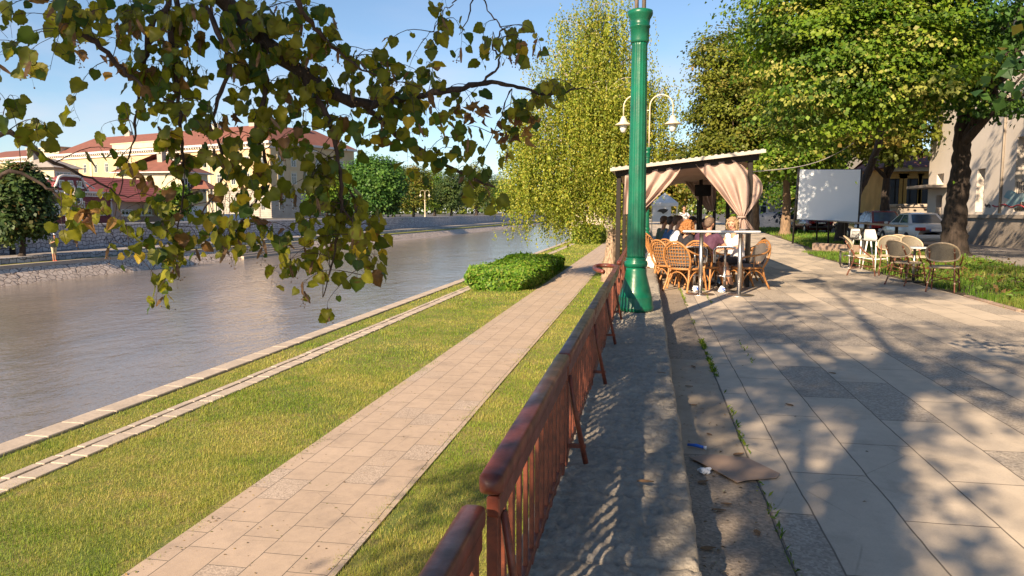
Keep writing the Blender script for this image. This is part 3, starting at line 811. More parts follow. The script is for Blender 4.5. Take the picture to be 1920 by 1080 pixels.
for i, (x, y, r, h, cols, lab) in enumerate((
        (1.8, 92, 5, 9.5, OL, 'olive tree seen through the back of the pavilion'), (9.5, 88, 5, 10, GR, 'tall green tree filling the gap beyond the far grass'),
        (16, 72, 5, 9, GR, 'shady green tree behind the parked far cars'), (-4.2, 118, 5, 9, OL, 'hazy olive tree at the far end of the lower lawn'))):
    limb_tree('broadleaf_tree', (x, y, 0), lab, [(x, y, h * .55, r * .8, r * .8, h * .38), (x + r * .3, y, h * .75, r * .55, r * .6, h * .3), (x - r * .35, y, h * .5, r * .5, r * .6, h * .28)],
              [(0, 0, -.1), (.1, 0, h * .3), (0, 0, h * .55)], 320, 44, .36, cols, [.3, .3, .2, .1, .1], M_bark, rs, r0=.3, sig=(.7, .7, .25), nlimb=6)
# across the river
def far_tree(px, top, bot, wpx, X, cols, wts, lab, trunk_px=None, zb=.28, dens=1.0, kind='round', low=.18):
    c = AX(px, bot, X); Y = c.y
    top_z = AX(px, top, X).z; w = wpx / FPX * math.hypot(X, Y) * .5
    h = top_z - zb
    bl = [(X, Y, zb + h * .58, w * .8, w * .75, h * .36), (X, Y - w * .45, zb + h * .45, w * .55, w * .5, h * .27), (X, Y + w * .45, zb + h * .5, w * .5, w * .55, h * .3), (X + .5, Y, zb + h * .78, w * .5, w * .5, h * .22)]
    return limb_tree('broadleaf_tree', (X, Y, zb), lab, bl, [(0, 0, -.1), (.1, .1, h * .2), (0, 0, h * .5)], int(330 * dens), 40, .034 * w + .17, cols, wts, M_bark, rs, r0=.028 * h + .03,
                     sig=(.13 * w, .13 * w, .05 * w), nlimb=6)
DK = [(.045, .085, .03), (.07, .12, .035), (.11, .14, .04), (.25, .12, .05), (.03, .055, .02)]
far_tree(40, 302, 470, 108, -38.9, DK, [.35, .3, .2, .07, .08], 'rounded dark green tree on the far walkway in front of the river wall', zb=-1.31, dens=1.7)
far_tree(700, 287, 405, 150, -46, [(.05, .13, .03), (.08, .18, .035), (.12, .22, .04)], [.3, .4, .3], 'large green tree over the river right of the yellow building', dens=2.2)
far_tree(775, 308, 404, 95, -48, OL, [.3, .3, .2, .15, .05], 'yellowish round tree over the river, left of the distant twin lamp', dens=1.1)
far_tree(846, 318, 403, 80, -50, DK, [.3, .4, .25, .0, .05], 'dark tree over the river, right of the distant twin lamp', dens=1.0)
far_tree(893, 300, 402, 75, -60, OL, [.35, .3, .1, .2, .05], 'pale olive tree just left of the weeping birch over the river', dens=1.0)
far_tree(612, 320, 408, 80, -45, GR, [.3, .3, .3, .05, .05], 'green tree over the river beside the grey rusticated wing', dens=.8)
far_tree(330, 345, 425, 60, -44.0, GR, [.3, .3, .3, .05, .05], 'low leafy tree before the brown roofed house over the river', dens=.6)
far_tree(960, 330, 402, 90, -52, GR, [.3, .3, .2, .1, .1], 'green tree behind the birch branches over the river', dens=.9)
far_tree(1060, 340, 401, 110, -38, OL, [.3, .3, .2, .1, .1], 'distant olive tree at the bend of the river', dens=1.0)
far_tree(738, 300, 404, 95, -60, DK, [.3, .4, .25, 0, .05], 'deep green tree filling the gap left of the yellowish round tree over the river', dens=1.0)
far_tree(815, 312, 403, 85, -66, GR, [.3, .35, .25, .05, .05], 'green tree set back behind the distant twin lamp over the river', dens=.9)
far_tree(925, 322, 402, 70, -70, DK, [.3, .4, .25, 0, .05], 'dark tree set back at the bend, seen just left of the birch branches', dens=.8)
far_tree(727, 350, 408, 55, -43.4, DK, [.4, .4, .15, 0, .05], 'small dark tree hanging over the river wall', dens=.7)

# weeping birch
def birch(loc, rs):
    t = thing('weeping_birch', loc, 'tall weeping birch with white limbs on the lawn below the ledge', 'tree')
    b = B(); tr = bez([(0, 0, -.1), (-.03, 0, .6), (0, 0, 1.4), (.06, 0, 2.3), (-.02, .05, 3.2)], 8)
    b.tube(tr, [.42 - .011 * i + (.1 if i < 2 else 0) + .02 * math.sin(i * 1.7) for i in range(len(tr))], 18)
    for i in range(len(b.v)):
        p = Vector(b.v[i]); q = .06 * noise.noise(p * 3) + .035 * math.sin(math.atan2(p.y, p.x) * 5 + p.z); b.v[i] = (p.x * (1 + q / .3), p.y * (1 + q / .3), p.z)
    b.build('trunk', M_birch, t)
    ends = [(q[0] - .55 - (.35 if q[0] < -1 else 0), q[1], q[2]) for q in ((-1.0, 0, 8.8), (.5, .3, 10.6), (-.2, -.2, 12.4), (1.6, .2, 9.2), (-2.4, .3, 7.6), (2.2, -.5, 6.8), (-2.9, -.8, 5.8), (0, 1.8, 8.5), (.4, -1.8, 8.2), (-1.4, -1.6, 9.6), (-3.6, .2, 6.3), (1.2, 1.2, 11), (2.7, .6, 8.4), (-.8, .2, 11.4), (-3.6, -.6, 7.2), (-3.0, .9, 4.6))]
    b = B(); limbs = []
    for i, e in enumerate(ends):
        e = Vector(e); s = Vector((.1 * math.cos(i * 2), .1 * math.sin(i * 2), 2.0 + rs.rand() * 1.2))
        m1 = s + Vector((e.x * .22, e.y * .22, (e.z - s.z) * .42)); m2 = s + Vector((e.x * .55, e.y * .55, (e.z - s.z) * .8))
        pts = bez([s, m1 + Vector(rs.randn(3) * .12), m2 + Vector(rs.randn(3) * .15), e], 8); limbs.append(pts)
        b.tube(pts, [max(.012, .15 * (1 - j / len(pts)) ** 1.1) for j in range(len(pts))], 8)
    b.build('limbs', M_birch_w, t)
    starts = []; tw = B()
    for L in limbs:
        for q in range(14):
            p = L[rs.randint(8, len(L))]; a = rs.rand() * 2 * PI; l = .5 + rs.rand() * 1.1
            e = p + Vector((math.cos(a) * l, math.sin(a) * l, .25 + rs.rand() * .35)); m = p.lerp(e, .5) + Vector((0, 0, .25))
            sp = bez([p, m, e], 4); starts += [x for x in sp[2:]]
            tw.tube(sp, [.018 * (1 - j / 10) for j in range(len(sp))], 4)
    tw.build('branchlets', M_birch_w, t)
    env = lambda z: 4.15 * math.sqrt(max(0.05, 1 - ((z - 5.6) / 7.6) ** 2))
    P = []; N = []
    st = np.array([tuple(s) for s in starts])
    for i in range(4300):
        s = st[rs.randint(len(st))] + rs.randn(3) * np.array([.42, .42, .25])
        hr = math.hypot(s[0] + .7, s[1]); lim = env(s[2]) * (.75 + .3 * rs.rand())
        if hr > lim: s[0] = (s[0] + .7) * lim / hr - .7; s[1] *= lim / hr
        floor = 2.2 + 1.2 * rs.rand() + (.9 if s[0] > .6 else 0)
        if s[0] < -1.2: floor = 1.35 + rs.rand() * 1.6
        ln = min(1.0 + rs.rand() * 2.8, s[2] - floor)
        if ln < .25: continue
        n = int(ln / .062); tt = np.arange(n) / n * ln
        a = rs.rand() * 2 * PI; out = .3 * (1 - np.exp(-tt * 1.3))
        x = s[0] + math.cos(a) * out + .05 * np.sin(tt * 3 + a); y = s[1] + math.sin(a) * out + .05 * np.cos(tt * 2.3 + a)
        z = s[2] - tt + .12 * np.exp(-tt * 2)
        p = np.stack([x, y, z], 1) + rs.randn(n, 3) * .035
        P.append(p); q = rs.randn(n, 3); q[:, 2] *= .5; N.append(q)
    P = np.concatenate(P); N = np.concatenate(N); n = len(P)
    V = leaf_quads(P, N, .092 * (.6 + rs.rand(n) * .8), rs, .72, 1.5)
    k = fbm(P[:, 0] * 1.2 + 9, P[:, 2] * .8 + P[:, 1]) 
    T = pal(n, [(.22, .27, .03), (.28, .31, .04), (.34, .33, .05), (.16, .22, .025)], rs, .12) * (.55 + .9 * k)[:, None]
    mass('crown', V, 4, M_leaf, T, t)
birch((-1.62, 33.6, LZ), np.random.RandomState(44))

# clipped hedge and shrubs on the lower lawn
def shrub(name, label, x0, x1, y0, y1, z0, h, n, size, cols, wts, rs, lump=.12):
    c = Vector(((x0 + x1) / 2, (y0 + y1) / 2, z0)); t = thing(name, c, label, 'shrub' if name != 'hedge' else 'hedge')
    u = rs.rand(n, 3) * 2 - 1
    m = rs.rand(n); ax = np.where(m < .5, 2, np.where(m < .72, 0, 1))
    sgn = np.where(ax == 2, 1, np.sign(rs.rand(n) - .5)); u[np.arange(n), ax] = sgn * (.78 + .24 * rs.rand(n) ** .6)
    a = np.abs(u); k = (a[:, 0] ** 5 + a[:, 1] ** 5 + np.clip(u[:, 2], 0, 2) ** 5) ** .2; u = u / np.maximum(k, 1)[:, None] * np.minimum(1, k)[:, None]
    P = np.stack([u[:, 0] * (x1 - x0) / 2, u[:, 1] * (y1 - y0) / 2, (u[:, 2] + 1) / 2 * h], 1)
    P[:, 2] *= .68 + .75 * fbm(P[:, 0] * 1.2 + 31, P[:, 1] * .9 + 7) + .10 * (vn(P[:, 0] * 5, P[:, 1] * 5) - .5); P[:, 2] += np.where(rs.rand(n) < .02, rs.rand(n) * .16, 0); P[:, :2] *= 1 + lump * (vn(P[:, 1:2] * 1.3 + 50, P[:, 2:3] * 2) - .5)
    N = u + np.array([0, 0, .6]) + rs.randn(n, 3) * .5
    V = leaf_quads(P, N, size * (.6 + .8 * rs.rand(n)), rs, .65, -.6)
    mass('foliage', V, 4, M_leaf, pal(n, cols, rs, .25, wts), t)
    b = B()
    for i in range(14):
        q = Vector((rs.uniform(x0, x1) - c.x, rs.uniform(y0, y1) - c.y, 0)) * .7
        b.tube([q, q + Vector((rs.randn() * .1, rs.randn() * .1, h * .7))], [.02, .008], 5)
    b.build('stems', M_bark, t)
rs = np.random.RandomState(77)
shrub('hedge', 'broad leafy green hedge between the drain strip and the riverside path', -7.35, -4.5, 28.8, 42.2, LZ, .74, 46000, .12, [(.10, .22, .018), (.17, .30, .03), (.05, .12, .012), (.24, .30, .05)], [.35, .3, .2, .15], rs)
shrub('shrub', 'small green shrub farther up the lower lawn behind the hedge', -7.4, -4.4, 73, 82, LZ, 1.5, 7000, .22, [(.16, .22, .02), (.22, .27, .03), (.07, .12, .01)], None, rs)
shrub('shrub', 'yellow green bush on the lawn right of the birch trunk', -1.9, -.5, 46, 52, LZ, 2.7, 6000, .17, [(.22, .24, .03), (.30, .28, .05), (.1, .14, .02), (.5, .25, .08)], [.4, .35, .2, .05], rs)

# ------------------------------------------------------------------ the linden whose bough hangs into the view
def near_linden():
    rs = np.random.RandomState(9)
    base = Vector((-1.75, -4.6, LZ))
    t = thing('linden_tree', base, 'nearby linden whose leafy bough hangs into the upper left of the photo', 'tree')
    b = B(); tr = bez([(0, 0, -.1), (0, .05, 1.6), (-.1, .1, 3.6), (-.2, 0, 6), (-.3, 0, 9)], 6)
    b.tube([p + base for p in tr], [.34 - .008 * i for i in range(len(tr))], 14)
    o = b.build('trunk', M_bark, t, -base)
    W_ = lambda px, py, d: AT(px, py, d)
    # (photo point, distance up the street, radius)
    main = [(Vector((-1.85, -4.5, 1.6)), .13), (Vector((-2.0, -2.2, 2.9)), .105), (Vector((-1.95, 0.2, 3.35)), .08), (Vector((-1.98, 1.9, 3.02)), .052)]
    main += [(W_(*p), r) for p, r in (((395, -30, 2.95), .040), ((470, 52, 3.05), .033), ((560, 133, 3.1), .031), ((640, 182, 3.2), .026), ((700, 196, 3.3), .021),
             ((775, 180, 3.38), .016), ((850, 169, 3.44), .0145), ((905, 155, 3.5), .012), ((960, 160, 3.55), .0085), ((1030, 178, 3.6), .006), ((1075, 168, 3.62), .004), ((1104, 166, 3.62), .002))]
    B1 = [((690, 205, 3.3), .015), ((735, 245, 3.35), .013), ((800, 290, 3.4), .010), ((868, 325, 3.45), .0075), ((930, 352, 3.5), .004)]
    B2 = [((560, 135, 3.1), .018), ((612, 215, 3.1), .013), ((632, 290, 3.12), .010), ((640, 380, 3.15), .008), ((628, 470, 3.18), .005), ((606, 560, 3.2), .002)]
    B3 = [((300, -40, 2.8), .014), ((284, 45, 2.82), .012), ((270, 130, 2.85), .009), ((256, 210, 2.9), .006), ((252, 262, 2.95), .004), ((228, 340, 3.0), .0025), ((212, 440, 3.05), .0015)]
    B4 = [((312, -40, 2.9), .013), ((320, 60, 2.9), .012), ((330, 140, 2.92), .009), ((341, 250, 2.95), .007), ((343, 350, 3.0), .0045), ((330, 460, 3.02), .003), ((300, 545, 3.05), .0015)]
    B5 = [((-60, 215, 2.4), .012), ((20, 250, 2.45), .010), ((90, 300, 2.5), .007), ((170, 335, 2.6), .0045), ((240, 372, 2.7), .002)]
    B6 = [((-60, 290, 2.3), .009), ((30, 322, 2.35), .007), ((100, 360, 2.4), .0045), ((150, 392, 2.45), .002)]
    B7 = [((100, -60, 2.5), .016), ((125, 40, 2.55), .014), ((180, 82, 2.6), .011), ((240, 140, 2.65), .008), ((290, 175, 2.7), .005), ((350, 200, 2.8), .003)]
    B8 = [((470, 52, 3.05), .016), ((500, 150, 3.05), .012), ((480, 240, 3.05), .009), ((500, 330, 3.1), .007), ((450, 420, 3.1), .004), ((420, 480, 3.1), .002)]
    B9 = [((905, 155, 3.5), .007), ((938, 118, 3.5), .005), ((925, 85, 3.5), .004), ((940, 55, 3.5), .0035), ((915, 20, 3.5), .003), ((892, -30, 3.5), .004)]
    B10 = [((892, -30, 3.5), .005), ((880, 30, 3.48), .003), ((860, 68, 3.46), .0015)]
    B11 = [((640, 380, 3.15), .005), ((668, 430, 3.15), .004), ((690, 480, 3.15), .0025), ((700, 520, 3.15), .0015)]
    B12 = [((520, -60, 2.7), .014), ((560, 10, 2.75), .011), ((600, 60, 2.85), .008), ((650, 110, 2.95), .005), ((730, 150, 3.05), .003)]
    B13 = [((955, 165, 3.55), .0035), ((935, 230, 3.55), .002), ((905, 290, 3.55), .0012)]
    B14 = [((870, -40, 3.3), .004), ((860, -5, 3.3), .003), ((832, 20, 3.3), .002), ((815, 55, 3.3), .0015), ((790, 75, 3.3), .001)]
    B15 = [((380, 10, 2.95), .012), ((430, 120, 2.9), .010), ((400, 220, 2.9), .007), ((420, 320, 2.95), .005), ((380, 400, 2.95), .003)]
    branches = [main] + [[(W_(*p), r) for p, r in Q] for Q in (B1, B2, B3, B4, B5, B6, B7, B8, B9, B10, B11, B12, B13, B14, B15)]
    # feeders from the main bough to the twigs that enter from above
    feed = Vector((-2.0, 1.2, 3.2))
    for Q in (3, 4, 5, 6, 7, 12): branches[Q] = [(feed, .02), ((feed + branches[Q][0][0]) / 2 + Vector((0, 0, .12)), .016)] + branches[Q]
    for Q in (9, 13): branches[Q] = branches[Q]
    skel = []
    for k, Q in enumerate(branches):
        b = B(); pts = bez([q[0] for q in Q], 6); rr = []
        for i in range(len(Q) - 1): rr += [lerp(Q[i][1], Q[i + 1][1], j / 6) for j in range(6)]
        rr.append(Q[-1][1]); rr = [r * (1 + .13 * math.sin(i * 1.9 + k)) for i, r in enumerate(rr)]
        pts = [p + Vector(rs.randn(3)) * .004 for p in pts]
        b.tube(pts, rr, 8 if k else 10)
        b.build('branch', M_bark if k == 0 else M_twig, t, -base)
        skel += [(p, r) for p, r in zip(pts, rr) if p.y > 2]
    SK = np.array([tuple(p) for p, r in skel])
    # foliage regions in the hanging bough (cx, cy, rx, ry, sprigs, distance)
    REG = [(90, 70, 75, 55, 9, 2.35), (20, 90, 40, 60, 3, 2.4), (15, 190, 30, 35, 3, 2.4), (200, 60, 70, 50, 8, 2.8), (300, 100, 70, 70, 12, 2.9), (380, 60, 80, 60, 12, 3.0), (470, 60, 70, 60, 12, 3.0),
           (560, 60, 60, 50, 9, 3.0), (620, 60, 40, 40, 5, 3.1), (420, 140, 80, 60, 13, 3.0), (520, 170, 70, 60, 13, 3.05), (610, 150, 60, 55, 11, 3.15), (690, 130, 50, 40, 8, 3.2), (770, 140, 40, 30, 6, 3.3),
           (240, 170, 60, 50, 7, 2.9), (320, 210, 50, 40, 6, 2.9), (420, 230, 70, 50, 10, 3.0), (510, 260, 60, 60, 11, 3.05), (600, 260, 60, 60, 11, 3.15), (680, 240, 50, 50, 9, 3.25), (740, 220, 45, 45, 8, 3.3),
           (800, 245, 45, 45, 7, 3.4), (860, 220, 40, 40, 4, 3.45), (880, 290, 40, 40, 5, 3.5), (890, 350, 35, 20, 4, 3.5), (800, 320, 40, 25, 4, 3.4), (330, 300, 30, 40, 5, 3.0), (410, 320, 50, 50, 8, 3.0), (480, 350, 50, 50, 10, 3.05),
           (560, 370, 50, 50, 9, 3.1), (620, 370, 50, 50, 8, 3.15), (680, 390, 35, 40, 5, 3.2), (460, 430, 55, 40, 8, 3.05), (400, 430, 60, 35, 7, 3.0), (300, 430, 50, 45, 6, 3.0), (560, 450, 45, 45, 7, 3.1), (630, 450, 50, 40, 8, 3.15),
           (700, 460, 30, 40, 5, 3.15), (330, 480, 45, 35, 5, 3.0), (300, 545, 22, 35, 4, 3.05), (580, 520, 40, 30, 4, 3.15), (612, 575, 18, 20, 2, 3.2), (690, 500, 40, 20, 3, 3.15), (540, 500, 30, 25, 3, 3.1),
           (130, 200, 20, 15, 1, 2.5), (190, 230, 25, 25, 2, 2.9), (150, 410, 35, 25, 4, 2.6), (105, 425, 15, 20, 1, 2.4), (210, 400, 25, 30, 3, 3.0), (225, 480, 25, 20, 2, 3.0), (240, 330, 25, 30, 2, 3.0), (990, 95, 25, 15, 3, 3.5), (930, 95, 45, 20, 5, 3.5),
           (1040, 185, 28, 15, 4, 3.6), (975, 215, 25, 25, 2, 3.55), (860, 85, 10, 14, 1, 3.46), (820, 45, 20, 25, 2, 3.3), (845, 15, 15, 10, 1, 3.3), (940, 280, 25, 30, 2, 3.55), (50, 240, 40, 18, 3, 2.4), (280, 20, 60, 30, 6, 2.8), (160, 10, 60, 25, 5, 2.6), (740, 45, 8, 8, 0, 3.2)]
    tw = B(); seeds = B(); LV = []
    for cx, cy, rx, ry, n, d in REG:
        for _ in range(n):
            if rs.rand() < (.30 if 380 < cx < 660 and 110 < cy < 400 else .06): continue
            a = rs.rand() * 2 * PI; q = math.sqrt(rs.rand()); dd = d + rs.randn() * .16
            e = AT(cx + rx * q * math.cos(a), cy - 18 + ry * q * math.sin(a), dd)
            pr = ((SK - np.array(e)) ** 2).sum(1) + .06 * np.clip(e.z - SK[:, 2], 0, 2)
            cand = np.argsort(pr)[:14]; s = Vector(SK[cand[rs.randint(14)]])
            if (e - s).length < .06: e = s + Vector((rs.randn() * .06, rs.randn() * .05, -.08))
            L_ = (e - s).length
            m = s.lerp(e, .5) + Vector((rs.randn() * .02, rs.randn() * .02, .10 * L_ + .015))
            pts = bez([s, m, e, e + Vector((rs.randn() * .015, rs.randn() * .02, -.05 - .04 * rs.rand()))], 4)
            tw.tube(pts, [max(.0007, .0021 * (1 - i / (len(pts) + 1))) for i in range(len(pts))], 4)
            nl = 4 + rs.randint(4)
            for k in range(nl):
                f = .30 + .70 * (k + rs.rand() * .5) / nl
                p = pts[min(len(pts) - 1, int(f * (len(pts) - 1)))]
                ang = rs.rand() * 2 * PI
                pe = p + Vector((math.cos(ang) * .026, math.sin(ang) * .026, -.022 * rs.rand() - .004))
                tw.tube([p, (p + pe) / 2 + Vector((0, 0, .004)), pe], .0007, 3)
                LV.append((pe, ang, .051 * (.45 + .95 * rs.rand())))
            if rs.rand() < .40:
                p = pts[-3]; c = p + Vector((rs.randn() * .01, rs.randn() * .01, -.05))
                tw.tube([p, c], .0006, 3)
                for k in range(4 + rs.randint(4)):
                    q = c + Vector(rs.randn(3)) * .014; tw.tube([c, q], .0004, 3); seeds.ball(q, .0032, 6, 4)
                dv = Vector((rs.randn() * .5, rs.randn() * .5, -1)).normalized(); sd_ = dv.orthogonal().normalized()
                seeds.add([p - sd_ * .004, p + sd_ * .004, p + dv * .03 + sd_ * .008, p + dv * .06 + sd_ * .003, p + dv * .06 - sd_ * .003, p + dv * .03 - sd_ * .007], [[0, 1, 2, 5], [5, 2, 3, 4]])
    # curled dead leaves in clusters
    for px, py, d in ((965, 215, 3.55), (995, 225, 3.56), (895, 195, 3.45), (890, 215, 3.45), (450, 130, 3.0), (300, 80, 2.85), (215, 120, 2.9), (500, 230, 3.05), (345, 300, 3.0), (280, 340, 3.0), (160, 395, 2.5), (940, 250, 3.5), (985, 250, 3.55), (430, 215, 3.0)):
        c = AT(px, py, d); near = Vector(SK[np.argmin(((SK - np.array(c)) ** 2).sum(1))]); tw.tube([near, (near + c) / 2 + Vector((0, 0, .02)), c], .0012, 4)
        for k in range(7):
            p = c + Vector(rs.randn(3)) * .022; LV.append((p, rs.rand() * 6.28, -(.035 + .03 * rs.rand())))
    tw.build('twigs', M_twig, t, -base); seeds.build('seed_clusters', mat('dry_bract', (.26, .16, .08), .8, (.12, .07, .04), 60), t, -base)['kind'] = 'stuff'
    # leaf blades: heart shaped, folded, toothed
    rows = [0, .07, .16, .28, .40, .52, .64, .75, .85, .93, 1.0]; wd = [.26, .40, .49, .52, .50, .45, .37, .275, .17, .075, .0]
    cs = [-1, -.55, 0, .55, 1]; tx = []; 
    for i, (y, w) in enumerate(zip(rows, wd)):
        for c in cs:
            k = w * (1 + (.06 if i % 2 else -.05) * (abs(c) == 1)); off = (-.11 if i == 0 else -.06 if i == 1 else -.02 if i == 2 else 0) * abs(c)
            tx.append((c * k, y + off, abs(c)))
    T0 = np.array(tx); nf = []
    for i in range(10):
        for j in range(4): nf.append([i * 5 + j, i * 5 + j + 1, i * 5 + 6 + j, i * 5 + 5 + j])
    nf = np.array(nf); n = len(LV); V = np.zeros((n, 55, 3)); TT = np.zeros((n, 55, 3))
    cols = [(.145, .155, .015), (.19, .185, .018), (.075, .115, .015), (.045, .085, .018), (.27, .24, .02), (.45, .32, .03), (.19, .10, .04)]
    wts = [.35, .31, .14, .06, .07, .035, .035]
    for i, (p, ang, s) in enumerate(LV):
        dead = s < 0; s = abs(s)
        u = Vector((math.cos(ang) * .55, math.sin(ang) * .55, -1.0)) + Vector(rs.randn(3)) * (.42 if not dead else .8); u.normalize()
        fc = Vector((rs.randn() * 1.1, -1.0 + rs.randn() * .9, .25 + rs.randn() * .4)); nn = (fc - u * fc.dot(u)).normalized() * (1 if rs.rand() < .8 else -1); w = u.cross(nn)
        fold = (.10 + .5 * rs.rand() ** 2) if not dead else 1.3; bend = rs.randn() * .38 + .18 if not dead else 1.0
        x = T0[:, 0] * (1 if not dead else .55); y = T0[:, 1]; z = fold * np.abs(x) * .8 - bend * (y - .3) ** 2 + .035 * np.sin(y * 12 + ang * 3) * T0[:, 2]
        V[i] = np.array(p) + (x[:, None] * np.array(w) + y[:, None] * np.array(u) + z[:, None] * np.array(nn)) * s
        c = np.array(cols[rs.choice(7, p=wts)] if not dead else [(.22, .12, .05), (.14, .07, .04), (.35, .2, .08)][rs.randint(3)]) * (.8 + .4 * rs.rand())
        TT[i] = c; TT[i, 2::5] *= 1.3
        if rs.rand() < .3 and not dead: TT[i, rs.randint(55, size=5)] = (.12, .06, .02)
    me = bpy.data.meshes.new('leaves'); F = (nf[None] + (np.arange(n) * 55)[:, None, None]).reshape(-1, 4)
    me.from_pydata(V.reshape(-1, 3).tolist(), [], F.tolist())
    at = me.attributes.new('tint', 'FLOAT_COLOR', 'POINT'); c4 = np.ones((n * 55, 4), dtype=np.float32); c4[:, :3] = TT.reshape(-1, 3); at.data.foreach_set('color', c4.ravel())
    me.polygons.foreach_set('use_smooth', [True] * len(me.polygons)); me.materials.append(M_leaf_near)
    o = bpy.data.objects.new('leaves', me); COL.objects.link(o); o.parent = t; o.location = -base
    # the unseen crown above and behind the camera, clumps placed for their shade
    blobs = [(-2.3, -4.9, 5.0, 1.3, 2.3, .7), (-1.4, -4.5, 7.0, 2.3, 2.2, .8), (-5.9, -3.4, 5.0, .9, 2.2, .6), (-3.55, -3.2, 5.3, .55, 3.2, .4), (-1.2, -1.0, 10, 2.6, 2.6, .8), (-3.3, -2.5, 8, 1.5, 2.2, .8), (-3.8, -2.6, 5.8, 1.8, 1.8, 1.0), (-3.6, -6, 8, 2.5, 2.5, 1.5)]
    cut = lambda P: (P[:, 2] > 2.6) & (P[:, 2] > 2.2 + .42 * np.clip(P[:, 1] + 1.0, 0, 99) - .0) & (np.array([not inview(Vector(q), 120) for q in P]))
    P, N, C, ci = crown_pts(blobs, 215, 85, rs, (.36, .36, .12), .1, cut)
    m = len(P); Vq = leaf_quads(P, N, .10 * (.6 + .8 * rs.rand(m)), rs, .85, .6)
    oc = mass('crown', Vq, 4, M_leaf, pal(m, cols[:5], rs, .2), t); oc.location = -base
    b = B()
    for i in range(9):
        e = Vector(C[rs.randint(len(C))]); s = tr[rs.randint(12, len(tr))] + base
        b.tube(bez([s, s.lerp(e, .5) + Vector((0, 0, .3)), e], 5), [.08 * (1 - j / 12) for j in range(11)], 6)
    b.build('limbs', M_bark, t, -base)
near_linden()

# ------------------------------------------------------------------ buildings
def add_window(p, x, z, w, h, y=0.0, trim=M_white_tr, bars=1, sill=True, surround=None, name='window', transom=True):
    b = B(); f = .07
    if surround:
        q = B()
        for a in ((x - w / 2 - .2, x - w / 2 - .0), (x + w / 2 + .0, x + w / 2 + .2)): q.bb(a[0], a[1], y - .06, y + .02, z - .05, z + h + .2)
        q.bb(x - w / 2, x + w / 2, y - .06, y + .02, z + h, z + h + .2); q.bb(x - w / 2 - .28, x + w / 2 + .28, y - .14, y + .02, z + h + .2, z + h + .3)
        q.build('window_surround', surround, p)
    b.bb(x - w / 2, x - w / 2 + f, y - .04, y + .02, z, z + h); b.bb(x + w / 2 - f, x + w / 2, y - .04, y + .02, z, z + h)
    b.bb(x - w / 2 + f, x + w / 2 - f, y - .04, y + .02, z + h - f, z + h); b.bb(x - w / 2 + f, x + w / 2 - f, y - .04, y + .02, z, z + f)
    for i in range(bars): xx = x - w / 2 + w * (i + 1) / (bars + 1); b.bb(xx - .035, xx + .035, y - .035, y + .02, z + f, z + h - f)
    if transom: b.bb(x - w / 2 + f, x + w / 2 - f, y - .03, y + .02, z + h * .66, z + h * .66 + .06)
    o = b.build(name, trim, p)
    b = B(); b.bb(x - w / 2 + f * .5, x + w / 2 - f * .5, y - .012, y + .01, z + f * .5, z + h - f * .5); b.build('pane', M_glass, o)
    if sill: b = B(); b.bb(x - w / 2 - .1, x + w / 2 + .1, y - .14, y + .02, z - .1, z); b.build('sill', surround or trim, o)
    return o
def hip_roof(name, p, x0, x1, y0, y1, z, h, m, hipl=1, hipr=1, ov=.5, mr=None):
    x0 -= ov; x1 += ov; y0 -= ov; y1 += ov; c = (y0 + y1) / 2; d = (y1 - y0) / 2
    a = x0 + d * hipl; e = x1 - d * hipr
    b = B(); b.add([(x0, y0, z), (x1, y0, z), (x1, y1, z), (x0, y1, z), (a, c, z + h), (e, c, z + h)], [[0, 1, 5, 4], [1, 2, 5], [2, 3, 4, 5], [3, 0, 4], [3, 2, 1, 0]], False)
    return b.build(name, m, p)
def chimney(p, x, y, z, w=1.0, h=1.4):
    b = B(); b.bb(x - w / 2, x + w / 2, y - .35, y + .35, z, z + h); b.bb(x - w / 2 - .1, x + w / 2 + .1, y - .45, y + .45, z + h, z + h + .18)
    for i in range(3): b.bb(x - w / 2 + .1 + i * w * .3, x - w / 2 + .1 + i * w * .3 + .18, y - .2, y + .2, z + h + .18, z + h + .45)
    return b.build('chimney', M_greybl, p)

PC = AX(505, 268, -75.0); Yc = PC.y; Zc = PC.z - .28           # corner of the long yellow building
pl_ = AT(-60, 296, Yc + 38); Lw = math.hypot(pl_.x + 75, pl_.y - Yc); rzA = math.atan2(Yc - pl_.y, -75 - pl_.x)
yb_ = thing('yellow_building', (pl_.x, pl_.y, .28), 'long yellow building with red tiled roofs and white windows rising beyond the river', 'building', rzA)
b = B(); b.bb(0, Lw, 0, 13, 5.9, Zc); b.build('wall', M_yellow, yb_)
b = B(); b.bb(-.05, Lw + .05, -.05, 13.05, -.3, 5.7); b.build('ground_floor_wall', M_greybl, yb_)
b = B()
for i in range(14): b.bb(-.10, Lw + .1, -.12, .0, .3 + i * .4, .3 + i * .4 + .30)
b.build('rusticated_bands', M_greybl, yb_)
b = B(); b.bb(-.25, Lw + .25, -.3, 13.2, 5.7, 6.05); b.build('string_course', M_ycream, yb_)
b = B(); b.bb(-.5, Lw + .5, -.7, 13.5, Zc, Zc + .45); b.bb(-.2, Lw + .2, -.35, 13.3, Zc - .9, Zc - .55)
n = int(Lw / .8)
for i in range(n): b.bb(i * Lw / n, i * Lw / n + .3, -.5, 0, Zc - .35, Zc - .002)
b.build('cornice', M_paint_w, yb_)
b = B()
for i in range(0, int(Lw / 14) + 1): b.bb(i * 14 + .2, i * 14 + 1.0, -.16, .0, 6.05, Zc - .9)
b.build('pilasters', M_ycream, yb_)
ncol = 27
for i in range(ncol):
    x = 2.4 + i * (Lw - 4.6) / (ncol - 1)
    add_window(yb_, x, 6.9, 1.25, 2.3, 0, surround=M_ycream, sill=False); add_window(yb_, x, 10.6, 1.2, 2.0, 0, surround=M_ycream, sill=False)
    add_window(yb_, x, 1.6, 1.2, 2.6, -.13, surround=None, sill=False)
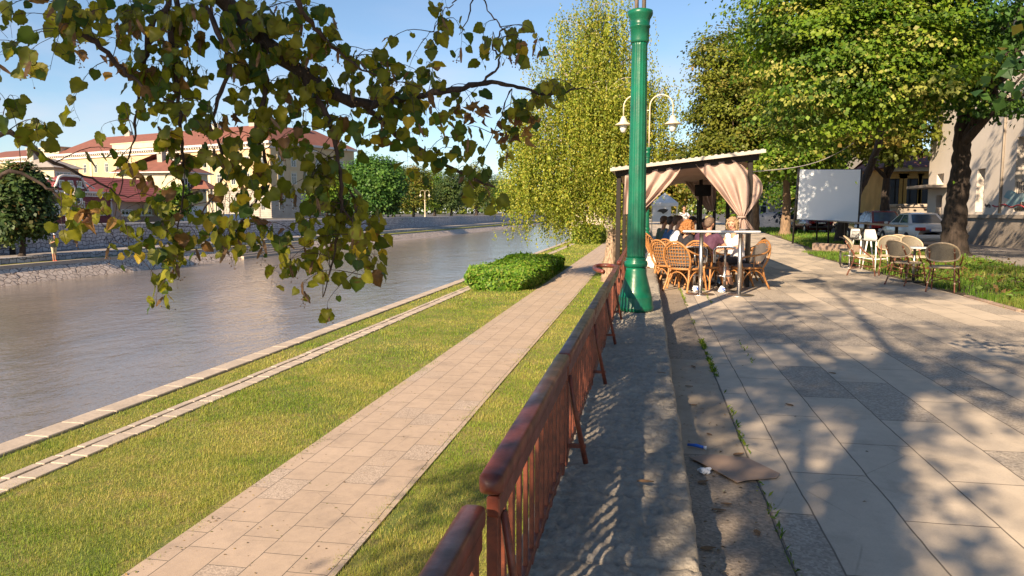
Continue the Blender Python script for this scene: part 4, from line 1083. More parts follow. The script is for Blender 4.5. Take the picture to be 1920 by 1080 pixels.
hip_roof('roof', yb_, Lw * .36, Lw, 0, 13, Zc + .46, 4.3, M_roof, 1, .7)
hip_roof('lower_roof', yb_, 0, Lw * .30, 0, 13, Zc + .46, 2.6, M_roof, 1, .3)
b = B(); b.bb(Lw * .305, Lw * .375, -.1, 8, Zc + .45, Zc + 2.2); b.bb(Lw * .30, Lw * .38, -.2, 8.2, Zc + 2.2, Zc + 2.4); b.build('attic_parapet', M_ycream, yb_)
b = B(); b.bb(Lw * .56, Lw * .72, -.1, 1.2, Zc + .45, Zc + 1.9); b.bb(Lw * .555, Lw * .725, -.2, 1.3, Zc + 1.9, Zc + 2.1); b.build('attic_parapet', M_ycream, yb_)
b = B()
for k in (.325, .350): b.bb(Lw * k - .6, Lw * k + .6, -.13, -.1, Zc + 1.1, Zc + 1.6)
b.build('attic_vents', M_dark_wood, yb_)
for k, zz in ((.44, 3.6), (.53, 4.2), (.66, 4.2), (.80, 4.2), (.9, 4.2)): chimney(yb_, Lw * k, 6.5, Zc + zz, 1.9, 1.3)
# receding wing
yw = thing('yellow_building_wing', (-75 + .15, Yc + .12, .28), 'shaded wing of the yellow building, receding behind the hanging leaves toward the far trees', 'building', R(90) + rzA)
b = B(); b.bb(0, 25, 0.05, 12, 6, Zc); b.build('wall', M_yellow, yw)
b = B(); b.bb(-.0, 25, 0, 12, -.3, 6); b.build('ground_floor_wall', M_greybl, yw)
b = B(); b.bb(-.1, 25.4, -.6, 12.4, Zc, Zc + .45); b.build('cornice', M_paint_w, yw)
for i in range(7):
    for z, h in ((1.6, 2.5), (7, 2.3), (10.6, 2)): add_window(yw, 2.5 + i * 3.6, z, 1.3, h, 0, surround=M_ycream if z > 2 else None, sill=False)
hip_roof('roof', yw, 0, 25, 0, 12, Zc + .46, 4, M_roof, .7, 1)
chimney(yw, 14, 5, Zc + 3.6, 1.6, 1.4)

# wine red house (front faces the river)
HX = -46.0
def HZ(px, py, X=HX): return AX(px, py, X).z - .28
def HY(px, X=HX): return AX(px, 398, X).y
h0, h1 = HY(92), HY(207)
wr = thing('wine_red_house', (HX, h0, .28), 'wine red house with a curved white trimmed gable and three small attic windows', 'house', R(90))
L = h1 - h0; zc = HZ(150, 362); zg = HZ(135, 331)
b = B(); b.bb(0, L, 0, 9, -.5, zc); b.build('wall', M_wine, wr)
b = B(); b.bb(-.25, L + .25, -.32, 9.2, zc, zc + .16); b.bb(-.1, L + .1, -.12, 0, zc - .28, zc - .18)
n = int(L / .28)
for i in range(n): b.bb(i * L / n, i * L / n + .13, -.16, 0, zc - .17, zc)
b.build('cornice', M_paint_w, wr)
g0, g1 = L * .07, L * .62; gm = (g0 + g1) / 2; gh = zg - zc - .16
def gc(t): # curved gable outline
    a = abs(2 * t - 1); return gh * (1 - .0 if a < .35 else (1 - .18 * ((a - .35) / .35) ** 2 if a < .7 else .82 * (1 - ((a - .7) / .3) ** .7)))
nn = 30; b = B(); vs = []; fs = []
for i in range(nn + 1): t_ = i / nn; x = lerp(g0, g1, t_); vs += [(x, -.02, zc + .16), (x, -.02, zc + .17 + gc(t_)), (x, .4, zc + .16), (x, .4, zc + .17 + gc(t_))]
for i in range(nn): a = 4 * i; c = a + 4; fs += [[a, c, c + 1, a + 1], [a + 3, c + 3, c + 2, a + 2], [a + 1, c + 1, c + 3, a + 3]]
b.add(vs, fs, False); b.build('gable', M_wine, wr)
b = B(); b.tube([(lerp(g0, g1, i / nn), -.08, zc + .2 + gc(i / nn)) for i in range(nn + 1)], .10, 6); b.build('gable_trim', M_paint_w, wr)
for k in (-1, 0, 1): add_window(wr, gm + k * .95, zc + .85 * .55, .55, gh * .45, -.03, bars=0, transom=False)
b = B(); b.bb(g0 + .3, g1 - .2, -.12, -.03, zc + .17, zc + .42); b.build('balustrade', M_wine, wr)
hip_roof('roof', wr, 0, L, 0.3, 9, zc + .16, gh * 1.12, M_roof2, .35, .25, .2)
b = B(); b.tube([(L * .55, .1, zc + gh * .95), (L * .72, -.1, zc + .4)], .07, 5); b.tube([(L * .12, .1, zc + gh * .8), (L * .12, 1.5, zc + gh * 1.1)], .08, 5); b.build('roof_trim', M_paint_w, wr)
add_window(wr, L * .42, .5, 1.9, zc - 1.15, 0, bars=3, name='french_window'); add_window(wr, L * .82, 1.0, .7, zc - 1.9, 0, bars=0); add_window(wr, L * .15, 1.0, .8, zc - 1.9, 0, bars=1)
b = B(); b.bb(L * .40 - .45, L * .40 + .45, -.42, -.13, zc - .95, zc - .35, .03); ac = b.build('air_conditioner', M_white_pl, wr)
b = B(); b.lathe([(.22, -.02), (.22, .02)], (0, 0, 0), 16); fo = b.build('fan_grille', M_dark_metal, ac); fo.location = (L * .40 - .12, -.43, zc - .65); fo.rotation_euler = (R(90), 0, 0)
b = B(); b.tube([(L + .05, -.1, 0), (L + .05, -.1, zc)], .06, 6); b.build('downpipe', M_paint_w, wr)
# brown walled tavern
k0, k1 = HY(211), HY(405)
br = thing('brown_house', (HX - .2, k0, .28), 'low pale brown house with a dark red tiled roof next to the wine red house', 'house', R(90))
L = k1 - k0; zc = HZ(240, 378)
b = B(); b.bb(0, L * .62, 0, 7, -.5, zc); b.build('wall', M_pink, br)
b = B(); b.add([(-.3, -.5, zc), (L * .66, -.5, zc), (L * .62, 3.8, zc + 2.3), (.4, 3.8, zc + 2.3), (-.3, 7.2, zc), (L * .66, 7.2, zc)], [[0, 1, 2, 3], [3, 2, 5, 4], [1, 5, 2], [0, 3, 4], [0, 4, 5, 1]], False); b.build('roof', M_roof2, br)
for x in (.13, .3, .47): add_window(br, L * x, .9, 1.5, zc - 1.6, 0, bars=2)
b = B(); b.bb(L * .36, L * .46, -.9, .0, zc - .5, zc - .42); b.build('awning', M_dark_metal, br)
b = B(); b.bb(L * .64, L * .95, .5, 5, -.5, zc * .85); b.build('garden_wall', M_paint_w, br)
# cream upper house behind
UX = -57.0; u0, u1 = HY(236, UX - 8), HY(392, UX); ub = thing('cream_house', (UX, u0, .28), 'cream two storey house with a big red hipped roof behind the brown house', 'house', R(90))
L = u1 - u0; zc = HZ(280, 316, UX); zt = HZ(300, 280, UX)
b = B(); b.bb(0, L, 0, 9, -.5, zc); b.build('wall', M_ycream, ub)
hip_roof('roof', ub, 0, L, 0, 9, zc, zt - zc, M_roof, .75, .9, .5)
b = B(); b.bb(-.6, L + .6, -.6, 9.6, zc - .16, zc - .02); b.build('eaves', M_paint_w, ub)
hip_roof('porch_roof', ub, L * .28, L * .62, -2.6, .3, zc * .66, 1.2, M_roof, .9, .9, .3)
b = B()
for x in (.30, .45, .60): b.bb(L * x - .1, L * x + .1, -2.5, -2.3, -.3, zc * .66)
b.bb(L * .3, L * .6, -2.5, -2.35, zc * .66 - 1.7, zc * .66 - .9); b.build('porch', M_ycream, ub)
for x in (.1, .2, .75, .9): add_window(ub, L * x, zc * .62, 1.1, 1.5, 0)
chimney(ub, L * .35, 4, zc + 1.2, .9, 1.4)
b = B(); b.tube([(L * .3, -.3, zc + .3), (L * .42, 4, zt - .1)], .09, 5); b.build('roof_flashing', M_paint_w, ub)
GX = -58.0; q0, q1 = HY(106, GX), HY(152, GX); gh_ = thing('grey_roofed_house', (GX, q0, .28), 'house with a pale grey metal roof between the wine red house and the yellow building', 'house', R(90))
L = q1 - q0; zc = HZ(130, 316, GX); b = B(); b.bb(0, L, 0, 4, -.5, zc); b.build('wall', M_ycream, gh_)
hip_roof('roof', gh_, 0, L, 0, 4, zc, 1.0, M_sidewalk, .5, .5); add_window(gh_, L * .2, zc - 1.6, 1, 1.2); add_window(gh_, L * .5, zc - 1.6, 1, 1.2); chimney(gh_, L * .25, 3, zc + .8, .8, 1)
WXb = -62; w0, w1 = HY(-60, WXb), HY(36, WXb); wb = thing('white_house', (WXb, w0, .28), 'pale house half hidden behind the rounded tree at the left edge', 'house', R(90))
L = w1 - w0; zc = HZ(10, 330, WXb); b = B(); b.bb(0, L, 0, 8, -.5, zc); b.build('wall', M_paint_w, wb); hip_roof('roof', wb, 0, L, 0, 8, zc, 2, M_roof2, .8, .8)
for x in (.15, .3, .5, .7, .85): add_window(wb, L * x, zc - 2.4, 1.0, 1.5)
# low blue fence line by the grey wing
bf = thing('blue_fence', (-43.2, HY(400, -43.2), .28), 'pale blue panel fence on top of the river wall under the grey wing', 'fence', R(90))
L = HY(470, -43.2) - HY(400, -43.2)
b = B(); b.bb(0, L, -.03, .03, .15, 1.0); b.build('panel', mat('pale_blue_panel', (.30, .42, .55), .6), bf)
b = B()
for i in range(int(L / 3)): b.bb(i * 3, i * 3 + .08, -.08, .08, 0, 1.1)
b.build('posts', M_paint_w, bf)

# cream building on the right of the promenade: wall faces the river (local x runs toward the camera)
FX = 14.8; yA, yB = AX(1738, 398, FX).y, -4.0
cb = thing('cream_building', (FX, yA, 0), 'large cream rendered building with a stone plinth on the right', 'building', R(-90))
L = yA - yB; H = 9.5
def fx(px): return yA - AX(px, 398, FX).y
holes = sorted([(fx(1828), fx(1843), 1.48, AX(1835, 317, FX).z), (fx(1899), fx(1899) + 1.25, 1.48, 4.5), (fx(1753), fx(1766), AX(1760, 350, FX).z, AX(1760, 326, FX).z), (fx(1754), fx(1765), .0, AX(1760, 366, FX).z)])
def wall_with_holes(b, x0, x1, z0, z1, hs, y0, y1):
    xs = sorted({x0, x1, *[h[0] for h in hs], *[h[1] for h in hs]})
    for a, c in zip(xs[:-1], xs[1:]):
        m = (a + c) / 2; cuts = sorted([(max(z0, h[2]), min(z1, h[3])) for h in hs if h[0] < m < h[1] and h[3] > z0 and h[2] < z1]); z = z0
        for p, q in cuts:
            if p > z: b.bb(a, c, y0, y1, z, p)
            z = max(z, q)
        if z < z1: b.bb(a, c, y0, y1, z, z1)
b = B(); wall_with_holes(b, 0, L, 1.35, H, holes, 0, .5); b.build('wall', M_facade, cb)
b = B(); wall_with_holes(b, -.0, L, -.2, 1.2, holes, -.14, .5); b.build('plinth', M_plinth, cb)
b = B(); wall_with_holes(b, -.02, L, 1.2, 1.35, holes, -.24, .5); b.build('plinth_cornice', M_plinth, cb)
b = B(); b.bb(0, L, .5, 11, -.2, H); b.build('wall', M_dark_wood, cb)
b = B(); b.bb(-.02, .02, .0, 11, -.2, H); b.build('wall', M_facade, cb)
hip_roof('roof', cb, 0, L, 0, 11, H, 3, M_roof)
for h in holes:
    w = h[1] - h[0]; hh = h[3] - h[2]
    if h[2] > .1: add_window(cb, (h[0] + h[1]) / 2, h[2], w - .02, hh, .34, sill=False, bars=1)
    if hh > 2 and h[2] > 1:
        g = B()
        for i in range(7): g.tube([(h[0] + .1 + i * (w - .2) / 6, .06, h[2] + .02), (h[0] + .1 + i * (w - .2) / 6, .06, h[2] + 1.2)], .012, 5)
        for z in (.1, .65, 1.2): g.tube([(h[0] + .02, .06, h[2] + z), (h[1] - .02, .06, h[2] + z)], .012, 5)
        g.build('window_grille', M_dark_metal, cb)
    if h[2] < .1:
        d = B(); d.bb(h[0] + .02, h[1] - .02, .25, .32, 0, hh - .02)
        for i in range(3): d.bb(h[0] + .12, h[1] - .12, .21, .25, .15 + i * hh * .3, .15 + i * hh * .3 + hh * .24, .01)
        d.build('door', mat('brown_panel_door', (.22, .11, .06), .6), cb)
        d = B(); d.bb(h[0] - 1.2, h[1] + .9, -1.1, 0, hh + .35, hh + .50, .02); d.build('door_canopy', M_plinth, cb)
b = B(); pts = [(fx(1861 + i * 4), -.012, AX(1861 + i * 4, 385 + 2.2 * math.sin(i * .9) + i * .12, FX).z) for i in range(16)]; b.tube(bez(pts, 3), .03, 5); b.build('graffiti', M_redink, cb)
b = B(); b.tube(bez([(fx(1846 + (i % 4) * 3.4), -.008, AX(1846 + (i % 4) * 3, 381 + (i * 5 % 9), FX).z) for i in range(9)], 4), .013, 5)
b.tube(bez([(fx(1883 + (i % 3) * 2), -.008, AX(1883, 382 + (i * 5 % 9), FX).z) for i in range(5)], 4), .016, 5); b.build('graffiti', M_ink, cb)
def blob(u, v): 
    a = 2 * PI * u; r = (.75 + .25 * math.sin(a * 3 + 1) + .1 * math.sin(a * 7)) * v
    return (fx(1905) + 1.5 * r * math.cos(a), -.006, AX(1905, 372, FX).z + .38 * r * math.sin(a))
b = B(); b.grid(blob, 36, 3); b.build('graffiti', M_teal, cb)
b = B(); xx = fx(1899); b.tube([(fx(1876), -.05, H), (fx(1876), -.05, 1.4)], .05, 6)
b.build('downpipe', M_plinth, cb)

# ochre house, its stone terrace, grey building, dark shed
OY = 52.0; o0, o1 = AT(1664, 398, OY).x, AT(1752, 398, OY).x
oh = thing('ochre_house', (o0, OY, 0), 'ochre house with dark windows partly sunlit behind the slim linden trunk', 'house')
L = o1 - o0; b = B(); b.bb(0, L, 0, 8, -.1, 4.3); b.build('wall', M_ochre, oh)
hip_roof('roof', oh, 0, L, 0, 8, 4.3, 2.2, M_roof, .5, .5)
for x in (.14, .46, .86): add_window(oh, L * x, 1.9, .95, 1.7, 0, trim=M_dark_wood, surround=M_ochre)
b = B(); b.bb(-.2, L + .2, -.35, 0, 4.05, 4.3); b.build('cornice', M_ycream, oh)
st = thing('stone_terrace', (AT(1684, 398, 47).x, 47, 0), 'pale stone terrace wall with a coping before the ochre house', 'wall')
L = AT(1741, 398, 47).x - AT(1684, 398, 47).x; b = B(); b.bb(0, L, 0, 3, -.1, 1.75); b.build('wall_face', M_plinth, st)
b = B(); b.bb(-.15, L + .15, -.12, 3.1, 1.75, 1.93, .03); b.build('coping', M_quay, st)
gb = thing('grey_building', (AT(1622, 398, 62).x, 62, 0), 'narrow grey building seen between the white screen and the slim trunk', 'building')
L = AT(1668, 398, 62).x - AT(1622, 398, 62).x; b = B(); b.bb(0, L, 0, 8, -.1, 7.2); b.build('wall', M_greybl, gb)
for z in (1.0, 4.2): add_window(gb, L * .6, z, .9, 2.1, 0, trim=M_dark_wood, surround=M_greybl)
hip_roof('roof', gb, 0, L, 0, 8, 7.2, 1.5, M_roof2)
sh = thing('panelled_building', (11.5, 96, 0), 'long dark low building behind the far trees left of the white screen', 'building')
b = B(); b.bb(0, 26, 0, 8, -.1, 5.6); b.build('wall', M_plinth, sh); hip_roof('roof', sh, 0, 26, 0, 8, 5.6, 2, M_roof2)
for i in range(7): add_window(sh, 2 + i * 3.6, 1.2, 1.6, 1.5, 0, surround=M_paint_w)
# distant skyline blocks so the street ends in buildings
fb = thing('pale_building', (-34, 330, 0), 'pale distant building beyond the far end of the river', 'building')
b = B(); b.bb(0, 26, 0, 14, -3, 8); b.build('wall', M_ycream, fb); hip_roof('roof', fb, 0, 26, 0, 14, 8, 4, M_roof)
for i in range(6): add_window(fb, 3 + i * 4, 3.5, 1.6, 2.0)
rs = np.random.RandomState(300)
w = []; n = 9000; x = rs.rand(n) * 420 - 300; k = 9 + 5 * fbm(x * .05, x * 0 + 3); z = rs.rand(n) ** .7 * k; y = 400 + rs.randn(n) * 4 + 20 * vn(x * .03, x * 0)
P = np.stack([x, y, z + .2], 1); V = leaf_quads(P, rs.randn(n, 3) + np.array([0, -1.2, .8]), 2.2 * (.6 + rs.rand(n)), rs, .8)
tag(mass('far_woodland', V, 4, M_leaf, pal(n, DK[:3] + OL[:2], rs), None), 'dark line of distant woodland on the horizon', 'trees', kind='stuff')

# ------------------------------------------------------------------ pavilion and its curtains
PY0, PY1 = 15.0, 23.0
pv = thing('pavilion', (.7, PY0, 0), 'open cafe pavilion with a sloping cream roof and dark posts over the tables', 'pavilion')
z0 = AT(1145, 318, PY0).z; z1 = AT(1432, 283, PY0).z; xl, xr = -.74 - .7, 2.16 - .7
slope = math.atan2(z1 - z0, xr - xl); Rt = Matrix.Rotation(-slope, 3, 'Y')
b = B(); b.box(((xl + xr) / 2, (PY1 - PY0) / 2, (z0 + z1) / 2), ((xr - xl) / math.cos(slope), PY1 - PY0 + .3, .025), rot=Rt)
for i in range(24): b.box(lerp(Vector((xl, 4, z0)), Vector((xr, 4, z1)), (i + .5) / 24) + Vector((0, 0, .026)), (.05, PY1 - PY0 + .3, .018), rot=Rt)
b.build('roof', M_roofsheet, pv)
b = B(); b.box(((xl + xr) / 2, -.16, (z0 + z1) / 2 - .012), ((xr - xl) / math.cos(slope), .03, .062), rot=Rt); b.build('fascia', M_roofsheet, pv)
for yy in (.05, 2.6, 5.2, 7.8): b = B(); b.box(((xl + xr) / 2, yy, (z0 + z1) / 2 - .10), ((xr - xl) * .94, .08, .11), rot=Rt); b.build('rafter', M_dark_wood, pv)
def rz_(x): return lerp(z0, z1, (x - xl) / (xr - xl)) - .12
for x, yy in ((-1.28, .1), (1.22, .1), (-1.28, 4), (1.22, 4), (-1.28, 7.8), (1.22, 7.8), (.62, 4.8), (.75, 7.6)):
    b = B(); b.bb(x - .045, x + .045, yy - .045, yy + .045, 0 if x > -.5 else .25, rz_(x), .006); b.build('post', M_dark_wood, pv)
b = B(); b.grid(lambda u, v: (lerp(xl + .2, xr - .2, u), .3 + 7 * v, rz_(lerp(xl + .2, xr - .2, u)) - .03 - .10 * math.sin(PI * ((v * 3) % 1)) - .02 * math.sin(u * 20)), 24, 30); b.build('ceiling_drape', M_curtain, pv)
def curtain(label, top, tie, width, nfold, bulge, skirt=None, rs_=1, depth=.07, name='curtain'):
    """top: list of points along the hung edge, tie: the gathered knot"""
    tie = Vector(tie); top = bez(top, 10); c0 = Vector(tie); T = thing(name, tuple(c0), label, 'curtain', 0, 'draped curtains of the pavilion')
    def tp(u): 
        f = u * (len(top) - 1); i = min(int(f), len(top) - 2); return top[i].lerp(top[i + 1], f - i)
    along = (top[-1] - top[0]).normalized(); nrm = along.cross(Vector((0, 0, 1))).normalized()
    def fn(u, v):
        P = tp(u) + Vector((0, 0, -.018 * abs(math.sin(u * PI * 5)) * (1 - v)))
        Q = tie + along * ((u - .5) * width)
        k = v ** 1.55; base = P.lerp(Q, k)
        base += along * (bulge * math.sin(PI * min(1, v * 1.02)) * (u ** 2 if bulge > 0 else (1 - u) ** 2))
        base += Vector((0, 0, -.10 * math.sin(PI * v) * math.sin(PI * u)))
        f = math.sin(u * nfold * 2 * PI + 1.7 * math.sin(v * 2.2 + rs_)) * depth * (.25 + .9 * math.sin(PI * min(v, .8) * .62) - .72 * v ** 3)
        f2 = .014 * math.sin(u * 31 + v * 9 + rs_)
        return base + nrm * (f + f2) - c0
    b = B(); b.grid(fn, 110, 50); b.build('cloth', M_curtain, T)
    b = B(); b.tube([Vector((min(width, .16) * .55 * math.cos(a), min(width, .16) * .4 * math.sin(a), .0)) for a in [2 * PI * i / 14 for i in range(14)]], .016, 6, closed=True); b.build('tie', M_curtain, T)
    if skirt:
        def fs(u, v): 
            Q = along * ((u - .5) * width * (1 + 2.6 * v)) + Vector((0, 0, -skirt * v)); return Q + nrm * (math.sin(u * 6 * PI + 1) * .02 * (1 + 2 * v))
        b = B(); b.grid(fs, 40, 14); b.build('skirt', M_curtain, T)
    return T
fy = PY0 + .02
curtain('wide pink brown front curtain gathered to a knot at the right post of the pavilion', [AT(1303, 308, fy), AT(1340, 305, fy), AT(1377, 300, fy), AT(1396, 318, fy + .1)], AT(1391, 407, fy - .03), .13, 4.5, .36, skirt=.22)
curtain('sunlit front curtain swept to the left behind the green lamp post', [AT(1275, 312, fy), AT(1240, 316, fy), AT(1203, 321, fy), AT(1172, 326, fy)], AT(1186, 400, fy), .34, 4, -.10, rs_=3)
curtain('darker side curtain hanging inside the left edge of the pavilion', [AT(1255, 318, 19), AT(1225, 322, 18.5), AT(1195, 326, 17.5)], AT(1203, 404, 18), .18, 4, -.05, rs_=5)
curtain('shaded back curtain gathered low beside the dark posts', [AT(1268, 322, 20.5), AT(1300, 318, 20.7), AT(1345, 312, 21)], AT(1332, 395, 20.8), .18, 5, .0, rs_=7)
curtain('shaded curtain on the right side of the pavilion behind the front one', [AT(1340, 318, 21.5), AT(1362, 314, 19.5), AT(1384, 310, 17.5)], AT(1378, 400, 18), .18, 4, .05, rs_=2)
tv = thing('television', AT(1318, 357, 19.2), 'black flat television mounted high inside the pavilion', 'television', R(8))
b = B(); b.box((0, 0, 0), (.40, .05, .28), bev=.012); b.build('casing', M_dark_wood, tv); b = B(); b.box((0, -.027, 0), (.37, .004, .25)); b.build('screen', mat('matt_screen', (.012, .013, .018), .5, spec=.2), tv); b = B(); b.tube([(.15, .03, 0), (.22, .3, .0)], .02, 6); b.build('bracket', M_dark_metal, tv)
wp = AT(1405, 322, PY0 + .2); we = AT(1600, 268, 29); b = B()
b.tube([wp.lerp(we, i / 14) - Vector((0, 0, .25 * math.sin(PI * i / 14))) for i in range(15)], .012, 5); tag(b.build('cable', M_paint_w), 'thin pale cable stretched from the pavilion roof into the trees', 'cable')
for px, lab in ((1281, 'red paper lantern under the pavilion ceiling, left one'), (1296, 'red paper lantern under the pavilion ceiling, right one')):
    b = B(); c = AT(px, 317, 17.0); b.ball((0, 0, 0), .045, 12, 8, (1, 1, .85)); b.tube([(0, 0, .03), (0, 0, .14)], .004, 4); tag(b.build('lantern', mat('red_lantern_paper', (.40, .04, .03), .7), None, c), lab, 'lantern')

# market tent, cloth bundle
mt = thing('market_tent', (AT(1246, 398, 45).x, 45, 0), 'white market tent seen through the open back of the pavilion', 'tent')
b = B(); b.add([(-.75, -.75, 2.0), (.75, -.75, 2.0), (.75, .75, 2.0), (-.75, .75, 2.0), (0, 0, 2.6)], [[0, 1, 4], [1, 2, 4], [2, 3, 4], [3, 0, 4]], False); b.build('canopy', M_white_pl, mt)
b = B(); b.bb(-.72, .35, -.72, -.70, .9, 1.98); b.bb(-.76, .76, -.76, -.74, 1.8, 2.0); b.build('side_panel', M_white_pl, mt)
b = B(); b.add([(-.45, -.78, 1.5), (-.3, -.78, 1.62), (-.05, -.78, 1.66), (.2, -.78, 1.6), (.1, -.78, 1.48), (-.1, -.78, 1.36), (-.2, -.78, 1.46)], [[0, 6, 5, 4, 3, 2, 1]], False); b.build('dark_emblem', M_dark_metal, mt)
for x in (-.72, .72):
    for y in (-.7, .7): b = B(); b.bb(x - .02, x + .02, y - .02, y + .02, 0, 2.0); b.build('leg', M_steel, mt)
b = B(); c = G(1215, 497, .25)
def bun(u, v):
    a = 2 * PI * u; t = v * PI / 2; p = Vector((math.cos(a) * math.cos(t), math.sin(a) * math.cos(t), math.sin(t)))
    k = 1 + .30 * noise.noise(p * 2.2 + Vector((3, 1, 2))) + .16 * noise.noise(p * 6) + .05 * noise.noise(p * 15)
    return (p.x * .27 * k, p.y * .38 * k, p.z * .30 * k)
b.grid(bun, 60, 26)
tm = NT('patterned_blanket'); vv = tm.coord(); vo = tm.n('TexVoronoi'); vo.inputs['Scale'].default_value = 6; tm.l(vv, vo.inputs['Vector'])
tm.base(tm.mix(tm.rng(vo.outputs['Distance'], .30, .36, 1, 0), (.66, .63, .57), tm.mix(tm.rng(vo.outputs['Color'], .4, .6), (.03, .10, .12), (.12, .06, .03)))); tm.p.inputs['Roughness'].default_value = .9
tag(b.build('folded_blanket', tm.m, None, (c.x + .09, c.y - .6, .25)), 'crumpled white patterned blanket lying on the ledge beside the lamp post', 'blanket')

# ------------------------------------------------------------------ cafe furniture
def rattan_chair(label, loc, rz):
    t = thing('rattan_armchair', loc, label, 'armchair', rz, 'honey coloured rattan armchairs')
    L4 = (((.25, .25, .40), (.27, .26, .22), (.29, .30, 0)), ((-.25, .25, .40), (-.27, .26, .22), (-.29, .30, 0)), ((.21, -.22, .42), (.22, -.26, .22), (.25, -.36, 0)), ((-.21, -.22, .42), (-.22, -.26, .22), (-.25, -.36, 0)))
    for l in L4: b = B(); b.tube(bez(l, 5), .019, 8); b.build('leg', M_rattan, t)
    b = B()
    for p, q in (((.27, .27, .12), (-.27, .27, .12)), ((.27, .27, .12), (.23, -.28, .12)), ((-.27, .27, .12), (-.23, -.28, .12)), ((.23, -.28, .12), (-.23, -.28, .12))):
        p, q = Vector(p), Vector(q); b.tube([p.lerp(q, i / 10) + Vector((0, 0, .24 * math.sin(PI * i / 10) ** .6)) for i in range(11)], .012, 6)
    b.build('curved_braces', M_rattan, t)
    b = B(); b.tube([(.27 * math.cos(a) * (1 if abs(math.cos(a)) < .9 else 1), .26 * math.sin(a), .41) for a in [2 * PI * i / 24 for i in range(24)]], .022, 8, closed=True); b.box((0, 0, .40), (.46, .44, .02), bev=.008); b.build('seat', M_rattan, t)
    b = B(); b.grid(lambda u, v: ((lambda a, r: (.25 * math.cos(a) * min(1, r), .245 * math.sin(a) * min(1, r), .425 + .055 * math.cos(min(1, r) * PI / 2) ** .35))(2 * PI * u, v)), 24, 8); b.build('cushion', M_cushion, t)
    b = B(); arch = bez([(-.22, -.23, .42), (-.27, -.30, .60), (-.23, -.36, .78), (-.11, -.40, .89), (0, -.41, .915), (.11, -.40, .89), (.23, -.36, .78), (.27, -.30, .60), (.22, -.23, .42)], 6)
    b.tube(arch, .019, 8); b.tube([p * .985 + Vector((0, .03, -.03)) for p in arch], .012, 6); b.build('back_frame', M_rattan, t)
    b = B()
    for i in range(-3, 4):
        x = i * .058; zt = .90 - .55 * (abs(x) / .27) ** 2.6 * .45; b.tube(bez([(x * .9, -.25, .44), (x * 1.02, -.345 + abs(x) * .15, .65), (x, -.40 + abs(x) * .2, zt)], 4), .007, 5)
    for j in range(6):
        z = .52 + j * .062; w = .255 - .02 * abs(j - 1.5) - (.035 if j > 4 else 0); yy = -.28 - (z - .45) * .28
        b.tube([(w * s, yy + .06 * (s * s) + .0, z) for s in (-1, -.5, 0, .5, 1)], .007, 5)
    b.build('back_lattice', M_rattan, t)
    b = B(); b.grid(lambda u, v: ((u - .5) * .44, -.27 - v * .10 + .05 * (2 * u - 1) ** 2, .47 + .40 * v - .10 * (2 * u - 1) ** 4 * v), 12, 10)
    b.build('back_cushion', M_cushion, t)
    for s in (-1, 1):
        b = B(); b.tube(bez([(s * .23, -.36, .78), (s * .31, -.22, .70), (s * .335, 0, .655), (s * .31, .22, .63), (s * .275, .30, .57), (s * .25, .25, .40)], 6), .018, 8)
        b.tube(bez([(s * .30, .02, .645), (s * .27, .02, .50), (s * .26, .02, .41)], 4), .009, 5); b.build('arm', M_rattan, t)
    return t
def pos(px, Y, z=0): p = AT(px, 398, Y); return (p.x, Y, z)
ra = rattan_chair('empty rattan armchair nearest the camera, seen from behind left of the bar table', pos(1287, 14.25), R(-32))
for (px, Y, rz, lab) in ((1262, 14.95, -48, 'rattan armchair with its back behind the nearest empty chair'), (1256, 16.1, -82, 'rattan armchair under the man in the white shirt'), (1277, 15.4, -50, 'rattan armchair under the woman with curly red blonde hair'),
                         (1322, 14.75, -24, 'rattan armchair under the man in the purple shirt'), (1402, 14.75, 118, 'rattan armchair turned left, carrying the blonde woman in the white top'), (1397, 16.2, 95, 'rattan armchair partly hidden behind the blonde woman'),
                         (1248, 18.0, -75, 'rattan armchair under the man in the blue shirt farther back'), (1300, 17.8, 180, 'rattan armchair under the man in the black cap'), (1240, 19.5, -70, 'rattan armchair under the farthest seated man in green')):
    dup(ra, pos(px, Y), R(rz), lab)
def cafe_table(label, loc, w=.8, top=M_rattan):
    t = thing('cafe_table', loc, label, 'table', 0, 'cafe tables in the pavilion')
    b = B(); b.box((0, 0, .725), (w, w, .035), bev=.01); b.build('tabletop', top, t)
    for sx in (-1, 1):
        for sy in (-1, 1): b = B(); b.tube([(sx * w * .42, sy * w * .42, .71), (sx * w * .45, sy * w * .45, 0)], .022, 8); b.build('leg', M_rattan, t)
    return t
ct = cafe_table('wooden cafe table between the purple shirted man and the blonde woman', (1.42, 15.75, 0), .85)
c2 = cafe_table('wooden cafe table in front of the man in the black cap', (1.1, 16.85, 0), .8)
c3 = cafe_table('farther cafe table behind the seated group', (1.0, 19.2, 0), .8)
bt = thing('beer_bottle', (1.55, 15.5, .743), 'green glass bottle standing on the cafe table beside the blonde woman', 'bottle')
mg = mat('green_bottle_glass', (.01, .30, .04), .1, (.01, .22, .03), 3, spec=.9)
b = B(); b.lathe([(.03, 0), (.033, .01), (.033, .13), (.027, .165), (.014, .20), (.013, .245)], n=16); b.build('glass', mg, bt); b = B(); b.lathe([(.015, .245), (.015, .262)], n=12); b.build('cap', M_white_pl, bt); b = B(); b.lathe([(.0338, .05), (.0338, .11)], n=16); b.build('label', M_paint_w, bt)
for i, (x, y, lab) in enumerate(((1.30, 15.75, 'clear glass of drink on the table near the purple shirted man'), (1.62, 15.95, 'glass standing behind the green bottle'), (1.0, 16.7, 'white cup on the table before the man in the cap'))):
    b = B(); b.lathe([(.025, 0), (.036, .02), (.038, .11), (.034, .11), (.03, .015)], n=14); tag(b.build('drinking_glass', M_white_pl if i == 2 else M_glass_lamp, None, (x, y, .743)), lab, 'glass')
